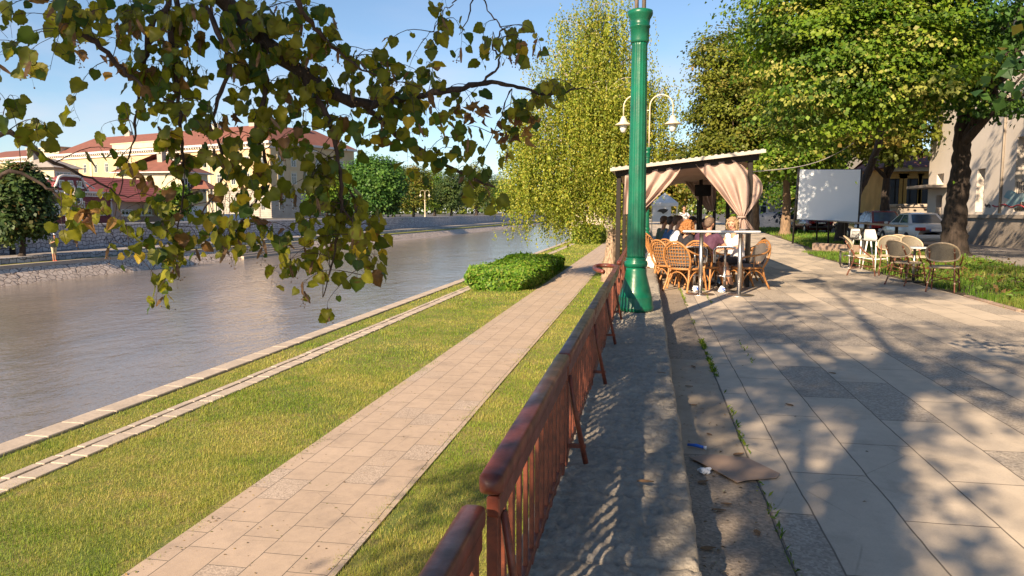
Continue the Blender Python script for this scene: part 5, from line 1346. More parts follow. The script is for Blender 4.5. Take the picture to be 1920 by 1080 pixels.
# tall bar table on two steel columns
tb = thing('bar_table', (pos(1353, 13.55)[0], 13.55, 0), 'tall narrow white bar table on two steel columns in front of the pavilion', 'bar table', -R(4))
b = B(); b.box((0, 0, 1.118), (1.30, .42, .028), bev=.006); b.build('tabletop', M_white_lam, tb); b = B(); b.box((0, 0, 1.100), (1.26, .36, .012)); b.build('edge_trim', M_steel, tb)
for s in (-1, 1):
    b = B(); b.tube([(s * .33, 0, .012), (s * .33, 0, 1.1)], .036, 18); b.build('column', M_steel, tb)
    b = B(); b.lathe([(.26, 0), (.262, .006), (.24, .012), (.06, .022), (.045, .03)], (s * .33, 0, 0), 32); b.build('base_plate', M_steel, tb)
def swivel(label, loc, rz):
    t = thing('swivel_stool', loc, label, 'bar stool', rz, 'white swivel stools behind the bar table')
    b = B(); prof = [(-.19, .80), (-.10, .815), (.05, .812), (.14, .805), (.185, .77), (.19, .70), (.187, .60), (.183, .53)]
    prof = bez([(p[0], 0, p[1]) for p in prof], 4)
    b.grid(lambda u, v: (lambda p: (p.x, (v - .5) * (.36 if p.z > .75 else .34), p.z))(prof[min(len(prof) - 1, int(round(u * (len(prof) - 1))))]), len(prof) - 1, 4)
    o = len(b.v); b.grid(lambda u, v: (lambda p: (p.x - .018, (v - .5) * (.36 if p.z > .75 else .34), p.z - .018))(prof[min(len(prof) - 1, int(round(u * (len(prof) - 1))))]), len(prof) - 1, 4)
    b.build('seat', M_white_lam, t)
    for s in (-1, 1): b = B(); b.tube([(x.x + .004, s * .175, x.z) for x in prof], .012, 6); b.build('seat_rim', M_steel, t)
    b = B(); b.tube([(0, 0, .02), (0, 0, .45)], .03, 14); b.tube([(0, 0, .45), (0, 0, .79)], .021, 14); b.build('column', M_steel, t)
    b = B(); b.lathe([(.20, 0), (.20, .006), (.17, .014), (.05, .035)], n=28); b.build('base_plate', M_dark_metal, t)
    b = B(); b.tube([(.14 * math.cos(a), .14 * math.sin(a), .28) for a in [2 * PI * i / 20 for i in range(20)]], .009, 6, closed=True); b.tube([(0, 0, .28), (.14, 0, .28)], .008, 5); b.build('footrest', M_steel, t)
    return t
sw = swivel('white seated swivel stool left of the first steel column of the bar table', pos(1305, 14.35), R(5))
dup(sw, pos(1362, 14.25), R(172), 'white seated swivel stool between the two steel columns of the bar table')
for px, Y, lab in ((1308, 14.05, 'crumpled blue and white paper at the foot of the left swivel stool'), (1358, 13.95, 'crumpled blue and white paper at the foot of the middle swivel stool')):
    b = B(); x, y, _ = pos(px, Y)
    def cr(u, v, s=px): a = 2 * PI * u; p = Vector((math.cos(a) * math.sin(v * PI), math.sin(a) * math.sin(v * PI), -math.cos(v * PI))); k = .055 * (1 + .8 * noise.noise(p * 2.5 + Vector((s, 0, 0)))); return (p.x * k, p.y * k, .05 + p.z * k * 1.0)
    b.grid(cr, 18, 12, False); b.k = 1; b.box((.02, -.045, .06), (.05, .02, .05), rz=.4); tag(b.build('paper_scrap', [M_tissue, M_blue], None, (x, y, 0)), lab, 'litter')

# cream bistro chairs
def bistro(label, loc, rz):
    t = thing('bistro_chair', loc, label, 'chair', rz, 'cream woven bistro chairs by the verge')
    for sx in (-1, 1):
        b = B(); b.tube(bez([(sx * .20, .19, .44), (sx * .22, .22, .2), (sx * .23, .25, 0)], 4), .014, 8); b.build('leg', M_bamboo, t)
        b = B(); b.tube(bez([(sx * .20, -.40, .80), (sx * .20, -.28, .60), (sx * .19, -.20, .44), (sx * .21, -.26, .2), (sx * .23, -.34, 0)], 4), .014, 8); b.build('leg', M_bamboo, t)
        b = B(); b.tube(bez([(sx * .30, -.10, .67), (sx * .27, .0, .55), (sx * .22, .14, .45)], 4), .012, 6); b.build('arm_support', M_bamboo, t)
    b = B()
    for p, q in (((.23, .23, .16), (-.21, -.26, .30)), ((-.23, .23, .16), (.21, -.26, .30)), ((.22, .22, .24), (.22, -.28, .15)), ((-.22, .22, .24), (-.22, -.28, .15)), ((.2, .2, .3), (.2, -.22, .42)), ((-.2, .2, .3), (-.2, -.22, .42))): b.tube([p, q], .009, 6)
    b.build('brace', M_bamboo, t)
    b = B()
    for sx in (-1, 1):
        for p in ((.22, .225, .17), (.205, .2, .43), (.215, -.27, .17), (.19, -.21, .44), (.20, -.36, .74)): b.ball((sx * p[0], p[1], p[2]), .021, 8, 5)
    b.build('joint_bindings', M_cane_rim, t)
    b = B(); b.grid(lambda u, v: (.235 * math.cos(2 * PI * u) * v, .225 * math.sin(2 * PI * u) * v, .455 - .012 * (1 - v)), 28, 5); b.build('seat', M_cane, t)
    b = B(); b.tube([(.24 * math.cos(a), .23 * math.sin(a), .45) for a in [2 * PI * i / 28 for i in range(28)]], .02, 8, closed=True); b.build('seat_rim', M_cane_rim, t)
    def bk(u, v):
        a = 2 * PI * u; X = math.cos(a) * v; Z = math.sin(a) * v
        th = X * 1.05; return (.31 * math.sin(th), -.13 - .26 * math.cos(th) - .05 * Z + 0, .70 + Z * .165 + .035 * (1 - X * X))
    b = B(); b.grid(bk, 40, 8); b.build('backrest', M_cane, t)
    b = B(); b.tube([bk(i / 40, 1.02) for i in range(40)], .016, 8, closed=True); b.build('back_rim', M_cane_rim, t)
    return t
bc = bistro('cream bistro chair at the right end of the group, its round back to the camera', G(1768, 546), R(-28))
for (px, py, rz, lab) in ((1700, 534, -58, 'cream bistro chair turned sideways, second from the right'), (1618, 516, -105, 'leftmost cream bistro chair facing the others'),
                          (1668, 516, 165, 'cream bistro chair with a high back behind the leftmost one'), (1722, 519, 200, 'cream bistro chair facing the camera behind the rightmost one'), (1690, 512, 178, 'cream bistro chair at the back of the group')):
    dup(bc, G(px, py), R(rz), lab)
rt = thing('round_table', G(1712, 528), 'small round grey table among the cream bistro chairs', 'table')
b = B(); b.lathe([(.0, .70), (.30, .70), (.305, .705), (.305, .725), (.30, .73)], n=32); b.build('tabletop', M_white_lam, rt); b = B(); b.tube([(0, 0, .02), (0, 0, .7)], .028, 12); b.build('column', M_steel, rt)
b = B(); b.lathe([(.22, 0), (.21, .015), (.04, .03)], n=24); b.build('base_plate', M_dark_metal, rt)
# white plastic bar stools
def wstool(label, loc, rz):
    t = thing('white_bar_stool', loc, label, 'bar stool', rz, 'white plastic bar stools')
    b = B(); b.grid(lambda u, v: ((u - .5) * (.40 - .05 * v), -.20 + .40 * (1 - v) if v < .5 else -.0 - .0 - .24 - .06 * (v - .5), (.74 + .01 * math.cos(u * 6)) if v < .5 else .74 + (v - .5) * .66 - .0), 10, 14)
    b.v = []; b.f = []; b.mi = []; b.sm = []
    pf = bez([(0, .20, .735), (0, .12, .75), (0, -.10, .745), (0, -.19, .77), (0, -.225, .88), (0, -.24, 1.02)], 5)
    n_ = len(pf) - 1
    for off in (0, .02): b.grid(lambda u, v: (lambda p: ((u - .5) * (.42 - .10 * max(0, (p.z - .75) / .27) ** 2 * 1.2), p.y - off * (1 if p.z > .8 else 0) + .03 * (2 * u - 1) ** 2 * (1 if p.z > .8 else 0), p.z - (off if p.z < .8 else 0)))(pf[int(round(v * n_))]), 10, n_)
    b.build('seat', M_white_pl, t)
    for sx in (-1, 1):
        for sy in (-1, 1): b = B(); b.tube([(sx * .15, sy * .14, .74), (sx * .22, sy * .21, 0)], [.020, .013], 8); b.build('leg', M_white_pl, t)
    b = B()
    for a_, c_ in (((-.2, -.19), (.2, -.19)), ((-.2, .19), (.2, .19)), ((-.2, -.19), (-.2, .19)), ((.2, -.19), (.2, .19))): b.tube([(a_[0], a_[1], .28), (c_[0], c_[1], .28)], .010, 6)
    b.build('footrest', M_white_pl, t); return t
ws = wstool('left white plastic bar stool under the long high counter', pos(1619, 21.0), R(-68))
dup(ws, pos(1646, 20.2), R(-62), 'right white plastic bar stool beside the bistro chairs')
# long high counter
hA, hB = G(1690, 424, 1.08), G(1530, 412, 1.08); hc = thing('high_counter', (hA.x, hA.y, 0), 'long narrow black high counter running back from the white stools to the screen', 'counter')
e1 = hB - hA; e1.z = 0; d = e1.normalized(); ang = math.atan2(d.y, d.x)
b = B(); b.box((e1.x / 2, e1.y / 2, 1.08), (e1.length, .34, .035), rz=ang, bev=.006); b.build('counter_top', M_dark_metal, hc)
for k in (.03, .28, .5, .75, .97): b = B(); q = e1 * k; b.bb(q.x - .035, q.x + .035, q.y - .035, q.y + .035, 0, 1.06); b.build('post', M_dark_wood, hc)
# black wire stool on a steel column
bs = thing('black_bar_stool', pos(1597, 20.9), 'black stool with a wire seat on a steel column left of the white stools', 'bar stool', R(30))
b = B(); 
for i in range(9): a = (i - 4) * .042; b.tube(bez([(a, .19, .80), (a, .05, .765), (a, -.14, .77), (a, -.22, .86), (a * 1.05, -.25, .96)], 4), .006, 5)
for p in ((.19, .80), (.05, .765), (-.10, .765), (-.19, .80), (-.225, .87), (-.25, .96)): b.tube([(-.19, p[0], p[1]), (0, p[0] - .005, p[1] - .01), (.19, p[0], p[1])], .008, 6)
b.build('wire_seat', M_dark_metal, bs); b = B(); b.tube([(0, 0, .02), (0, 0, .77)], .028, 12); b.build('column', M_steel, bs); b = B(); b.lathe([(.21, 0), (.20, .012), (.05, .03)], n=24); b.build('base_plate', M_steel, bs)
b = B(); b.tube([(.16 * math.cos(a), .16 * math.sin(a), .32) for a in [2 * PI * i / 20 for i in range(20)]], .010, 6, closed=True); b.tube([(-.16, 0, .32), (.16, 0, .32)], .009, 5); b.build('footrest', M_steel, bs)
lt = thing('low_bench', pos(1590, 21.6), 'low dark metal bench frame beside the black stool', 'bench', R(78))
b = B(); b.bb(-.55, .55, -.16, .16, .42, .45); b.build('seat', M_dark_metal, lt)
for x in (-.5, .5):
    b = B(); b.tube([(x, -.14, .42), (x, -.14, 0)], .016, 6); b.build('leg', M_dark_metal, lt); b = B(); b.tube([(x, .14, .42), (x, .14, 0)], .016, 6); b.build('leg', M_dark_metal, lt)

# projection screen
sp = G(1489, 457); sc = thing('projection_screen', (sp.x, sp.y, 0), 'large blank white projection screen stretched between two black poles', 'screen')
Ys = sp.y; tl, tr, bl_, br_ = AT(1500, 318, Ys), AT(1614, 318, Ys - .9), AT(1494, 411, Ys), AT(1608, 416, Ys - .9); o_ = Vector((sp.x, sp.y, 0))
tl, tr, bl_, br_ = (q - o_ for q in (tl, tr, bl_, br_))
b = B(); b.grid(lambda u, v: bl_.lerp(br_, u).lerp(tl.lerp(tr, u), v) + Vector((0, .03 * math.sin(PI * u) * math.sin(PI * v), 0)), 20, 16); b.build('cloth', M_screen, sc)
b = B()
for p, q in ((tl, tr), (bl_, br_), (tl, bl_), (tr, br_)): b.tube([p + Vector((0, .05, 0)), q + Vector((0, .05, 0))], .03, 6)
b.build('frame', M_dark_metal, sc)
b = B(); b.tube([(-.06, .03, 0), tl + Vector((-.05, .03, .06))], .045, 8); b.build('pole', M_dark_metal, sc)
b = B(); b.tube([(br_.x + .02, br_.y + .03, 0), tr + Vector((.05, .03, .06))], .045, 8); b.build('pole', M_dark_metal, sc)
b = B(); 
for i in range(14): p = bl_.lerp(br_, i / 14); q = bl_.lerp(br_, (i + 1) / 14); b.tube([p + Vector((0, .03, -.03)), p.lerp(q, .5) + Vector((0, .03, -.14)), q + Vector((0, .03, -.03))], .010, 4)
b.build('lacing', M_dark_metal, sc)

# ------------------------------------------------------------------ cars
def car(label, loc, rz, paint, L=4.5, hatch=False, W_=1.72, H=1.40, grp='parked cars', name='parked_car'):
    t = thing(name, loc, label, 'car', rz, grp); hw = W_ / 2
    st = [(0, .38, .72, .78), (.05, .30, .90, .90), (.22, .24, .96, .97), (1.0, .22, .98, 1.0), (2.2, .22, .95, 1.0), (3.2, .22, .94, .99), (L - .9, .24, .86, .97), (L - .25, .28, .72, .92), (L, .36, .60, .80)]
    def ring(y, zb, zt, k): w = hw * k; return [(-w * .80, y, zb), (-w * .97, y, zb + .10), (-w, y, (zb + zt) / 2), (-w * .97, y, zt - .10), (-w * .88, y, zt - .01), (-w * .5, y, zt + .02), (0, y, zt + .03), (w * .5, y, zt + .02), (w * .88, y, zt - .01), (w * .97, y, zt - .10), (w, y, (zb + zt) / 2), (w * .97, y, zb + .10), (w * .80, y, zb)]
    b = B(); n = 13; vs = []; fs = []
    for s in st: vs += ring(*s)
    for i in range(len(st) - 1):
        for k in range(n): fs.append([i * n + k, i * n + (k + 1) % n, (i + 1) * n + (k + 1) % n, (i + 1) * n + k])
    fs.append(list(range(n))); fs.append([(len(st) - 1) * n + k for k in range(n)][::-1])
    b.add(vs, fs, True)
    ya, yb2, yc, yd = (.18, .75, L - 2.3, L - 1.35) if hatch else (.85, 1.45, L - 2.15, L - 1.25)
    zb = .95; w1, w2 = hw * .86, hw * .66
    base = [(-w1, ya, zb), (w1, ya, zb), (w1, yd, zb - .02), (-w1, yd, zb - .02)]; top = [(-w2, yb2, H), (w2, yb2, H), (w2 * .98, yc, H), (-w2 * .98, yc, H)]
    b.add(base + top, [[0, 1, 5, 4], [1, 2, 6, 5], [2, 3, 7, 6], [3, 0, 4, 7], [4, 5, 6, 7]], False)
    mid = [(x * 1.0, y, z + .035) for x, y, z in [(0, yb2 + .1, H), (0, yc - .1, H)]]
    b.add([top[0], top[1], top[2], top[3], (w2 * .6, yb2 + .12, H + .03), (-w2 * .6, yb2 + .12, H + .03), (w2 * .6, yc - .15, H + .03), (-w2 * .6, yc - .15, H + .03)], [[0, 1, 4, 5], [1, 2, 6, 4], [2, 3, 7, 6], [3, 0, 5, 7], [5, 4, 6, 7]], True)
    b.build('body', paint, t)
    def pane(nm, a, c, d, e, k0=.08, k1=.10):
        a, c, d, e = map(Vector, (a, c, d, e)); nrm = (c - a).cross(e - a).normalized() * .006
        q = [a.lerp(c, k0).lerp(e.lerp(d, k0), k1), a.lerp(c, 1 - k0).lerp(e.lerp(d, 1 - k0), k1), a.lerp(c, 1 - k0).lerp(e.lerp(d, 1 - k0), 1 - k1), a.lerp(c, k0).lerp(e.lerp(d, k0), 1 - k1)]
        g = B(); g.add([p + nrm for p in q], [[0, 1, 2, 3]], False); return g.build(nm, M_carglass, t)
    pane('rear_window', base[0], base[1], top[1], top[0]); pane('windscreen', base[2], base[3], top[3], top[2])
    for s in (0, 1):
        A_, B_ = (base[1], base[2]) if s == 0 else (base[3], base[0]); Ct, Dt = (top[2], top[1]) if s == 0 else (top[0], top[3])
        A_, B_, Ct, Dt = map(Vector, (A_, B_, Ct, Dt))
        for f0, f1 in ((.07, .48), (.52, .93)): pane('side_window', A_.lerp(B_, f0), A_.lerp(B_, f1), Dt.lerp(Ct, f1), Dt.lerp(Ct, f0), .02, .12)
    for sx in (-1, 1):
        for y in (.85, L - .85):
            wv = B(); prof_ = [(.20, -.10), (.29, -.10), (.315, -.07), (.315, .07), (.29, .10), (.20, .10)]; wv.lathe(prof_, n=24); tyre = wv.build('wheel', M_tyre, t); tyre.location = (sx * (hw - .09), y, .315); tyre.rotation_euler = (0, R(90), 0)
            r_ = B(); r_.lathe([(.205, -.085 * sx), (.205, -.07 * sx), (.06, -.085 * sx)] if False else [(.0, .102), (.10, .104), (.19, .098), (.205, .08)], n=18)
            r_.lathe([(.205, -.08), (.19, -.098), (.10, -.104), (.0, -.102)], n=18); r_.build('rim', M_steel, tyre)
        b = B(); b.box((sx * hw * .70, .012, .76), (.40, .07, .14), bev=.015); b.build('tail_lamp', M_redlens, t)
        b = B(); b.box((sx * hw * .70, L - .06, .62), (.36, .12, .12), bev=.02); b.build('headlight', M_glass_lamp, t)
        b = B(); b.box((sx * (hw + .07), L - 1.5, .98), (.16, .08, .11), bev=.02); b.build('mirror', paint, t)
        for yy in (L * .44, L * .62): b = B(); b.box((sx * (hw * .995), yy, .83), (.03, .14, .025)); b.build('door_handle', M_dark_metal, t)
    for yy in (0, L): b = B(); b.box((0, yy, .44), (W_ * .92, .16, .17), bev=.03); b.build('bumper', paint if paint is M_silver else M_dark_metal, t)
    b = B(); b.box((0, -.015 - .03, .72), (.50, .03, .11)); pt = b.build('licence_plate', M_plate, t); b = B(); b.box((-.23, -.063, .72), (.04, .004, .105)); b.build('blue_band', M_blue, pt)
    return t
cp = G(1722, 456); car('silver grey sedan parked beside the thick trunk, rear to the camera', (AT(1757, 398, 33.5).x, 33.5, 0), R(2), M_silver, 4.6)
car('dark red hatchback parked just beyond the silver sedan', (AT(1668, 398, 39).x, 39, 0), R(4), M_redcar, 4.1, True, H=1.5)
car('violet blue car glimpsed right of the white screen', (AT(1626, 398, 52).x, 52, 0), R(4), M_bluecar, 4.2, True)
car('black car glimpsed above the roof of the red hatchback', (AT(1648, 398, 50).x, 49, 0), R(4), M_blackcar, 4.2, True)
car('dark red car with only its rear showing under the screen', (AT(1541, 398, 54).x, 54, 0), R(6), M_redcar, 4.2, True)
car('blue car parked far behind the left pole of the screen', (AT(1480, 398, 78).x, 78, 0), R(60), M_bluecar, 4.3)
tp_ = B(); c = pos(1458, 76)
def tarp(u, v): a = 2 * PI * u; r = math.sin(min(1, v * 1.25) * PI / 2); return (2.1 * r * math.cos(a) * (.9 + .1 * abs(math.cos(a))), 1.0 * r * math.sin(a), 1.5 * math.cos(v * PI / 2) ** .6 + .05 * math.sin(a * 9) * v)
tp_.grid(tarp, 40, 12); tag(tp_.build('covered_car', M_tarp, None, c), 'car hidden under a dark blue cover behind the sunlit trunks', 'car')

# ------------------------------------------------------------------ people
M_skin = mat('skin', (.52, .30, .20), .5, (.45, .25, .165), 20, spec=.4)
M_skin_t = mat('tanned_skin', (.42, .225, .145), .5, (.36, .19, .12), 20, spec=.4)
M_eye = mat('eye_dark', (.03, .02, .02), .2)
M_lip = mat('lips', (.38, .10, .09), .5)
def cloth(n, c): return mat(n, c, .85, tuple(x * .78 for x in c), 9, .35, 26, bdist=.01)
def remesh(b, vox, smooth=4):
    me = bpy.data.meshes.new('tmp'); me.from_pydata([tuple(p) for p in b.v], [], b.f); o = bpy.data.objects.new('tmp', me); COL.objects.link(o)
    m = o.modifiers.new('r', 'REMESH'); m.mode = 'VOXEL'; m.voxel_size = vox; m.use_smooth_shade = True
    s = o.modifiers.new('s', 'SMOOTH'); s.factor = .5; s.iterations = smooth
    bpy.context.view_layer.update(); dg = bpy.context.evaluated_depsgraph_get()
    out = bpy.data.meshes.new_from_object(o.evaluated_get(dg)); bpy.data.objects.remove(o); bpy.data.meshes.remove(me); return out
def cap(b, p, q, r0, r1, n=12):
    p, q = Vector(p), Vector(q); d = (q - p); L = max(d.length, 1e-4); d = d / L; pts = []; rr = []
    for a in (-80, -50, -25): pts.append(p + d * r0 * math.sin(R(a))); rr.append(r0 * math.cos(R(a)))
    for k in (0, .33, .66, 1): pts.append(p.lerp(q, k)); rr.append(lerp(r0, r1, k))
    for a in (25, 50, 80): pts.append(q + d * r1 * math.sin(R(a))); rr.append(r1 * math.cos(R(a)))
    b.tube(pts, rr, n)
def person(label, loc, rz, top, bottom, skin=M_skin, shoe=None, sleeve=.5, hair=None, hair_kind='short', cap_m=None, lean=.08, hands=((.16, .40, .76), (-.16, .38, .76)), elbows=((.27, .13, .80), (-.27, .13, .80)),
           knees=None, feet=None, head=(0, 0), bulk=1.0, stand=False, leg_len=1.0, scale=1.0, vox=.0105):
    t = thing('person', loc, label, 'person', rz); t.scale = (scale,) * 3
    shoe = shoe or cloth('dark_shoe', (.04, .035, .03)); bones = []; hip = .52 if not stand else .93
    w = bulk
    def bn(p, q, r0, r1, m): bones.append((Vector(p), Vector(q), r0, r1, m))
    ly = lean; P0 = (0, 0, hip); ch = (0, ly * .75, hip + .36); nk = (0, ly + .01, hip + .555)
    for s in (-1, 1):
        bn((s * .075 * w, 0, hip + .01), (s * .07 * w, ly * .25, hip + .16), .115 * w, .112 * w, top if not stand else top)
        bn((s * .07 * w, ly * .25, hip + .14), (s * .085 * w, ly * .75, hip + .36), .112 * w, .118 * w, top)
        bn((s * .08, ly * .78, hip + .42), (s * .165 * w, ly * .85, hip + .47), .075, .062, top)
    bn((0, ly * .9, hip + .46), nk, .062, .05, skin)
    hd = Vector((head[0] * .02, ly + .035, hip + .70)); yaw = head[0]; tilt = head[1]
    bn(nk, hd + Vector((0, -.01, -.06)), .052, .055, skin)
    hm = Matrix.Rotation(yaw, 3, 'Z') @ Matrix.Rotation(tilt, 3, 'X'); hp = lambda x, y, z: hd + hm @ Vector((x, y, z))
    bn(hp(0, -.018, .035), hp(0, .012, .03), .086, .080, skin); bn(hp(0, .0, -.01), hp(0, .038, -.055), .070, .045, skin); bn(hp(0, .062, -.062), hp(0, .066, -.066), .024, .022, skin)
    bn(hp(0, .086, .012), hp(0, .106, -.022), .008, .014, skin)
    for s in (-1, 1):
        bn(hp(s * .081, -.002, .01), hp(s * .083, -.006, -.018), .014, .010, skin); bn(hp(s * .034, .062, -.02), hp(s * .04, .058, -.03), .024, .02, skin); bn(hp(s * .018, .080, .032), hp(s * .045, .072, .034), .010, .008, skin)
        i = 0 if s == 1 else 1
        sh = Vector((s * .185 * w, ly * .85, hip + .455)); el = Vector(elbows[i]) ; ha = Vector(hands[i]); el.z += hip - .52; ha.z += hip - .52
        k = sleeve; sm = sh.lerp(el, min(1, k))
        bn(sh, sm, .060 * w ** .5, .052 * w ** .5, top if k > 0 else skin)
        if k < 1: bn(sm, el, .044, .038, skin)
        bn(el, el.lerp(ha, .5), .042, .036, skin if k <= 1 else top); bn(el.lerp(ha, .5), ha, .034, .025, skin if k <= 1 else top)
        d = (ha - el).normalized(); side = d.cross(Vector((0, 0, 1))).normalized() * s; pn = side.cross(d).normalized()
        if pn.z > 0: pn = -pn
        kn = ha + d * .085; bn(ha, kn - side * .018, .022, .016, skin); bn(ha + side * .012, kn + side * .026, .020, .015, skin); bn(ha - side * .01, kn - side * .03, .018, .014, skin)
        for j, (o_, L_) in enumerate(((-.034, .075), (-.011, .085), (.012, .08), (.034, .062))):
            r = kn + side * o_ * .95; m_ = r + d * L_ * .5 + pn * .010 + side * o_ * .12; e = r + d * L_ * .82 + pn * (.034 + .004 * j) + side * o_ * .15
            bn(r - d * .01, m_, .0095, .0088, skin); bn(m_, e, .0086, .0075, skin)
        tb_ = ha + d * .03 - side * .03; tm_ = tb_ - side * .028 + d * .03 + pn * .008; bn(tb_, tm_, .0125, .0105, skin); bn(tm_, tm_ + d * .03 + pn * .012 - side * .004, .0100, .0085, skin)
        if stand:
            kne = Vector((s * .10, .02 * s, .50)); an = Vector((s * .11, -.01 + .05 * s, .08)); hj = Vector((s * .09, 0, hip - .02))
        else:
            kne = Vector(knees[i]) if knees else Vector((s * .13, .44, .53)); an = Vector(feet[i]) if feet else Vector((s * .13, .42, .09)); hj = Vector((s * .095, .0, hip + .0))
        kb = bottom if not isinstance(bottom, tuple) else bottom[0]; kc = bottom if not isinstance(bottom, tuple) else bottom[1]
        bn(hj, hj.lerp(kne, .5), .098 * w ** .4, .082, kb); bn(hj.lerp(kne, .5), kne, .080, .060, kb)
        bn(kne, kne.lerp(an, .35), .057, .056, kc); bn(kne.lerp(an, .35), an, .055, .038, kc)
        fd = Vector((an.x - 0, .3, 0)).normalized() if stand else Vector((s * .12, 1, 0)).normalized()
        bn(an + Vector((0, -.03, -.045)), an + fd * .06 + Vector((0, 0, -.055)), .034, .034, shoe); bn(an + fd * .05 + Vector((0, 0, -.058)), an + fd * .165 + Vector((0, 0, -.064)), .034, .022, shoe)
    b = B()
    for p, q, r0, r1, m in bones: cap(b, p, q, r0, r1)
    me = remesh(b, vox, 3)
    n = len(me.polygons); ctr = np.empty(n * 3); me.polygons.foreach_get('center', ctr); ctr = ctr.reshape(-1, 3)
    best = np.full(n, 1e9); idx = np.zeros(n, dtype=int); mats = []
    for p, q, r0, r1, m in bones:
        if m not in mats: mats.append(m)
        a, d = np.array(p), np.array(q - p); tt = np.clip(((ctr - a) @ d) / max(1e-9, d @ d), 0, 1); dist = np.linalg.norm(ctr - (a + tt[:, None] * d), axis=1) - (r0 + (r1 - r0) * tt)
        k = dist < best; best[k] = dist[k]; idx[k] = mats.index(m)
    for m in (M_eye, M_lip): mats.append(m)
    for s in (-1, 1): c = np.array(hp(s * .032, .086, .014)); idx[np.linalg.norm((ctr - c) * np.array((1, 1, 1.3)), axis=1) < .014] = len(mats) - 2
    c = np.array(hp(0, .094, -.050)); dv = (ctr - c) @ np.array(hm); idx[(np.abs(dv[:, 0]) < .024) & (np.abs(dv[:, 2]) < .008) & (np.abs(dv[:, 1]) < .04)] = len(mats) - 1
    me.materials.clear()
    for m in mats: me.materials.append(m)
    me.polygons.foreach_set('material_index', idx.astype(np.int32)); me.polygons.foreach_set('use_smooth', [True] * n)
    me.name = 'body'; o = bpy.data.objects.new('body', me); COL.objects.link(o); o.parent = t
    if hair:
        b = B(); rr = np.random.RandomState(int(abs(loc[0] * 100)) + 7)
        b.ball(hp(0, -.030, .052), .092, 16, 12, (1.0, 1.05, 1.0)); b.ball(hp(0, .02, .085), .066, 12, 8, (1.1, 1, .75)); b.ball(hp(0, -.065, .0), .066, 12, 8)
        if hair_kind != 'short':
            lo = -.14 if hair_kind == 'bob' else -.17
            for k in range(46):
                a = PI * (.92 + 1.16 * k / 45) - PI / 2 * 1.0 + PI * .0; a = R(-215) + R(250) * rr.rand() if hair_kind == 'curly' else R(-205) + R(230) * rr.rand()
                x, y = math.cos(a) * .088, -.018 + math.sin(a) * .088
                z1_ = lo * (.5 + .5 * rr.rand()); wv = .026 if hair_kind == 'curly' else .010
                b.tube(bez([hp(x * .8, y * .8, .08), hp(x * 1.05 + rr.randn() * wv, y * 1.05 + rr.randn() * wv, .01), hp(x * 1.18 + rr.randn() * wv, y * 1.18 + rr.randn() * wv, z1_ * .6), hp(x * 1.12 + rr.randn() * wv, y * 1.1 + rr.randn() * wv, z1_)], 3), .024 if hair_kind == 'curly' else .017, 6)
            for k in range(26 if hair_kind == 'curly' else 10): v = Vector(rr.randn(3)).normalized(); v.z = abs(v.z); v.y = -abs(v.y) * .9 if v.z < .5 else v.y * .7; b.ball(hp(v.x * .10, v.y * .10 - .02, .05 + v.z * .075), .026, 8, 6)
            if hair_kind == 'bob': b.tube([hp(-.06, .07, .075), hp(0, .085, .085), hp(.06, .07, .075)], .016, 6)
        hm_ = remesh(b, .008, 1); hm_.materials.clear(); hm_.materials.append(hair); hm_.name = 'hair'
        for v in hm_.vertices: q = noise.noise(v.co * (60 if hair_kind != 'curly' else 34)); v.co += v.co.normalized() * 0 + (v.co - hd).normalized() * q * (.006 if hair_kind == 'short' else .014)
        ho = bpy.data.objects.new('hair', hm_); COL.objects.link(ho); ho.parent = t
    if cap_m:
        b = B(); b.grid(lambda u, v: tuple(hp(.099 * math.cos(2 * PI * u) * math.sin(v * PI / 2), -.018 + .112 * math.sin(2 * PI * u) * math.sin(v * PI / 2), .052 + .095 * math.cos(v * PI / 2))), 24, 8)
        b.grid(lambda u, v: tuple(hp((u - .5) * .15 * (1 - .25 * v * v), .075 + .085 * v - .05 * (2 * u - 1) ** 2, .062 - .012 * v - .01 * (2 * u - 1) ** 2)), 8, 5); b.build('cap', cap_m, t)
    return t
H_br = mat('brown_hair', (.10, .055, .03), .6, (.05, .03, .02), 60, .5, 90)
H_bl = mat('blond_hair', (.36, .25, .135), .6, (.22, .145, .08), 60, .5, 90)
H_gi = mat('ginger_blond_curls', (.36, .155, .045), .6, (.20, .08, .025), 60, .6, 90)
H_dk = mat('dark_hair', (.025, .02, .018), .5, (.04, .03, .025), 60, .5, 90)
H_gy = mat('cropped_brown_hair', (.17, .11, .075), .7, (.10, .065, .045), 60, .5, 120)
cw, cbk, cpu, cjn, cbl, cgn, cti = cloth('white_shirt', (.72, .74, .78)), cloth('black_top', (.018, .018, .026)), cloth('purple_shirt', (.085, .032, .065)), cloth('blue_jeans', (.10, .22, .42)), cloth('blue_shirt', (.07, .16, .32)), cloth('green_shirt', (.10, .14, .09)), cloth('white_sleeveless_top', (.78, .76, .80))
cdk = cloth('dark_trousers', (.03, .03, .04)); csh = cloth('beige_shorts', (.60, .50, .33)); ckh = cloth('olive_shirt', (.16, .17, .10))
person('heavy man in a purple shirt and blue jeans sitting with his back to the camera', pos(1321, 14.9), R(-38), cpu, cjn, M_skin_t, sleeve=.55, hair=H_gy, lean=.16, bulk=1.22, elbows=((.33, .20, .80), (-.30, .18, .82)), hands=((.24, .46, .77), (-.10, .46, .77)),
       knees=((.20, .46, .50), (-.17, .44, .52)), feet=((.16, .30, .09), (-.16, .50, .09)))
person('woman with curly red blonde hair in a black top leaning over the table', pos(1278, 15.55), R(-58), cbk, cdk, hair=H_gi, hair_kind='curly', sleeve=.9, lean=.14, head=(R(15), R(-8)), scale=.96)
person('young man in a white t shirt sitting sideways and looking right', pos(1259, 16.25), R(-84), cw, cdk, hair=H_br, sleeve=.55, lean=.12, scale=1.02)
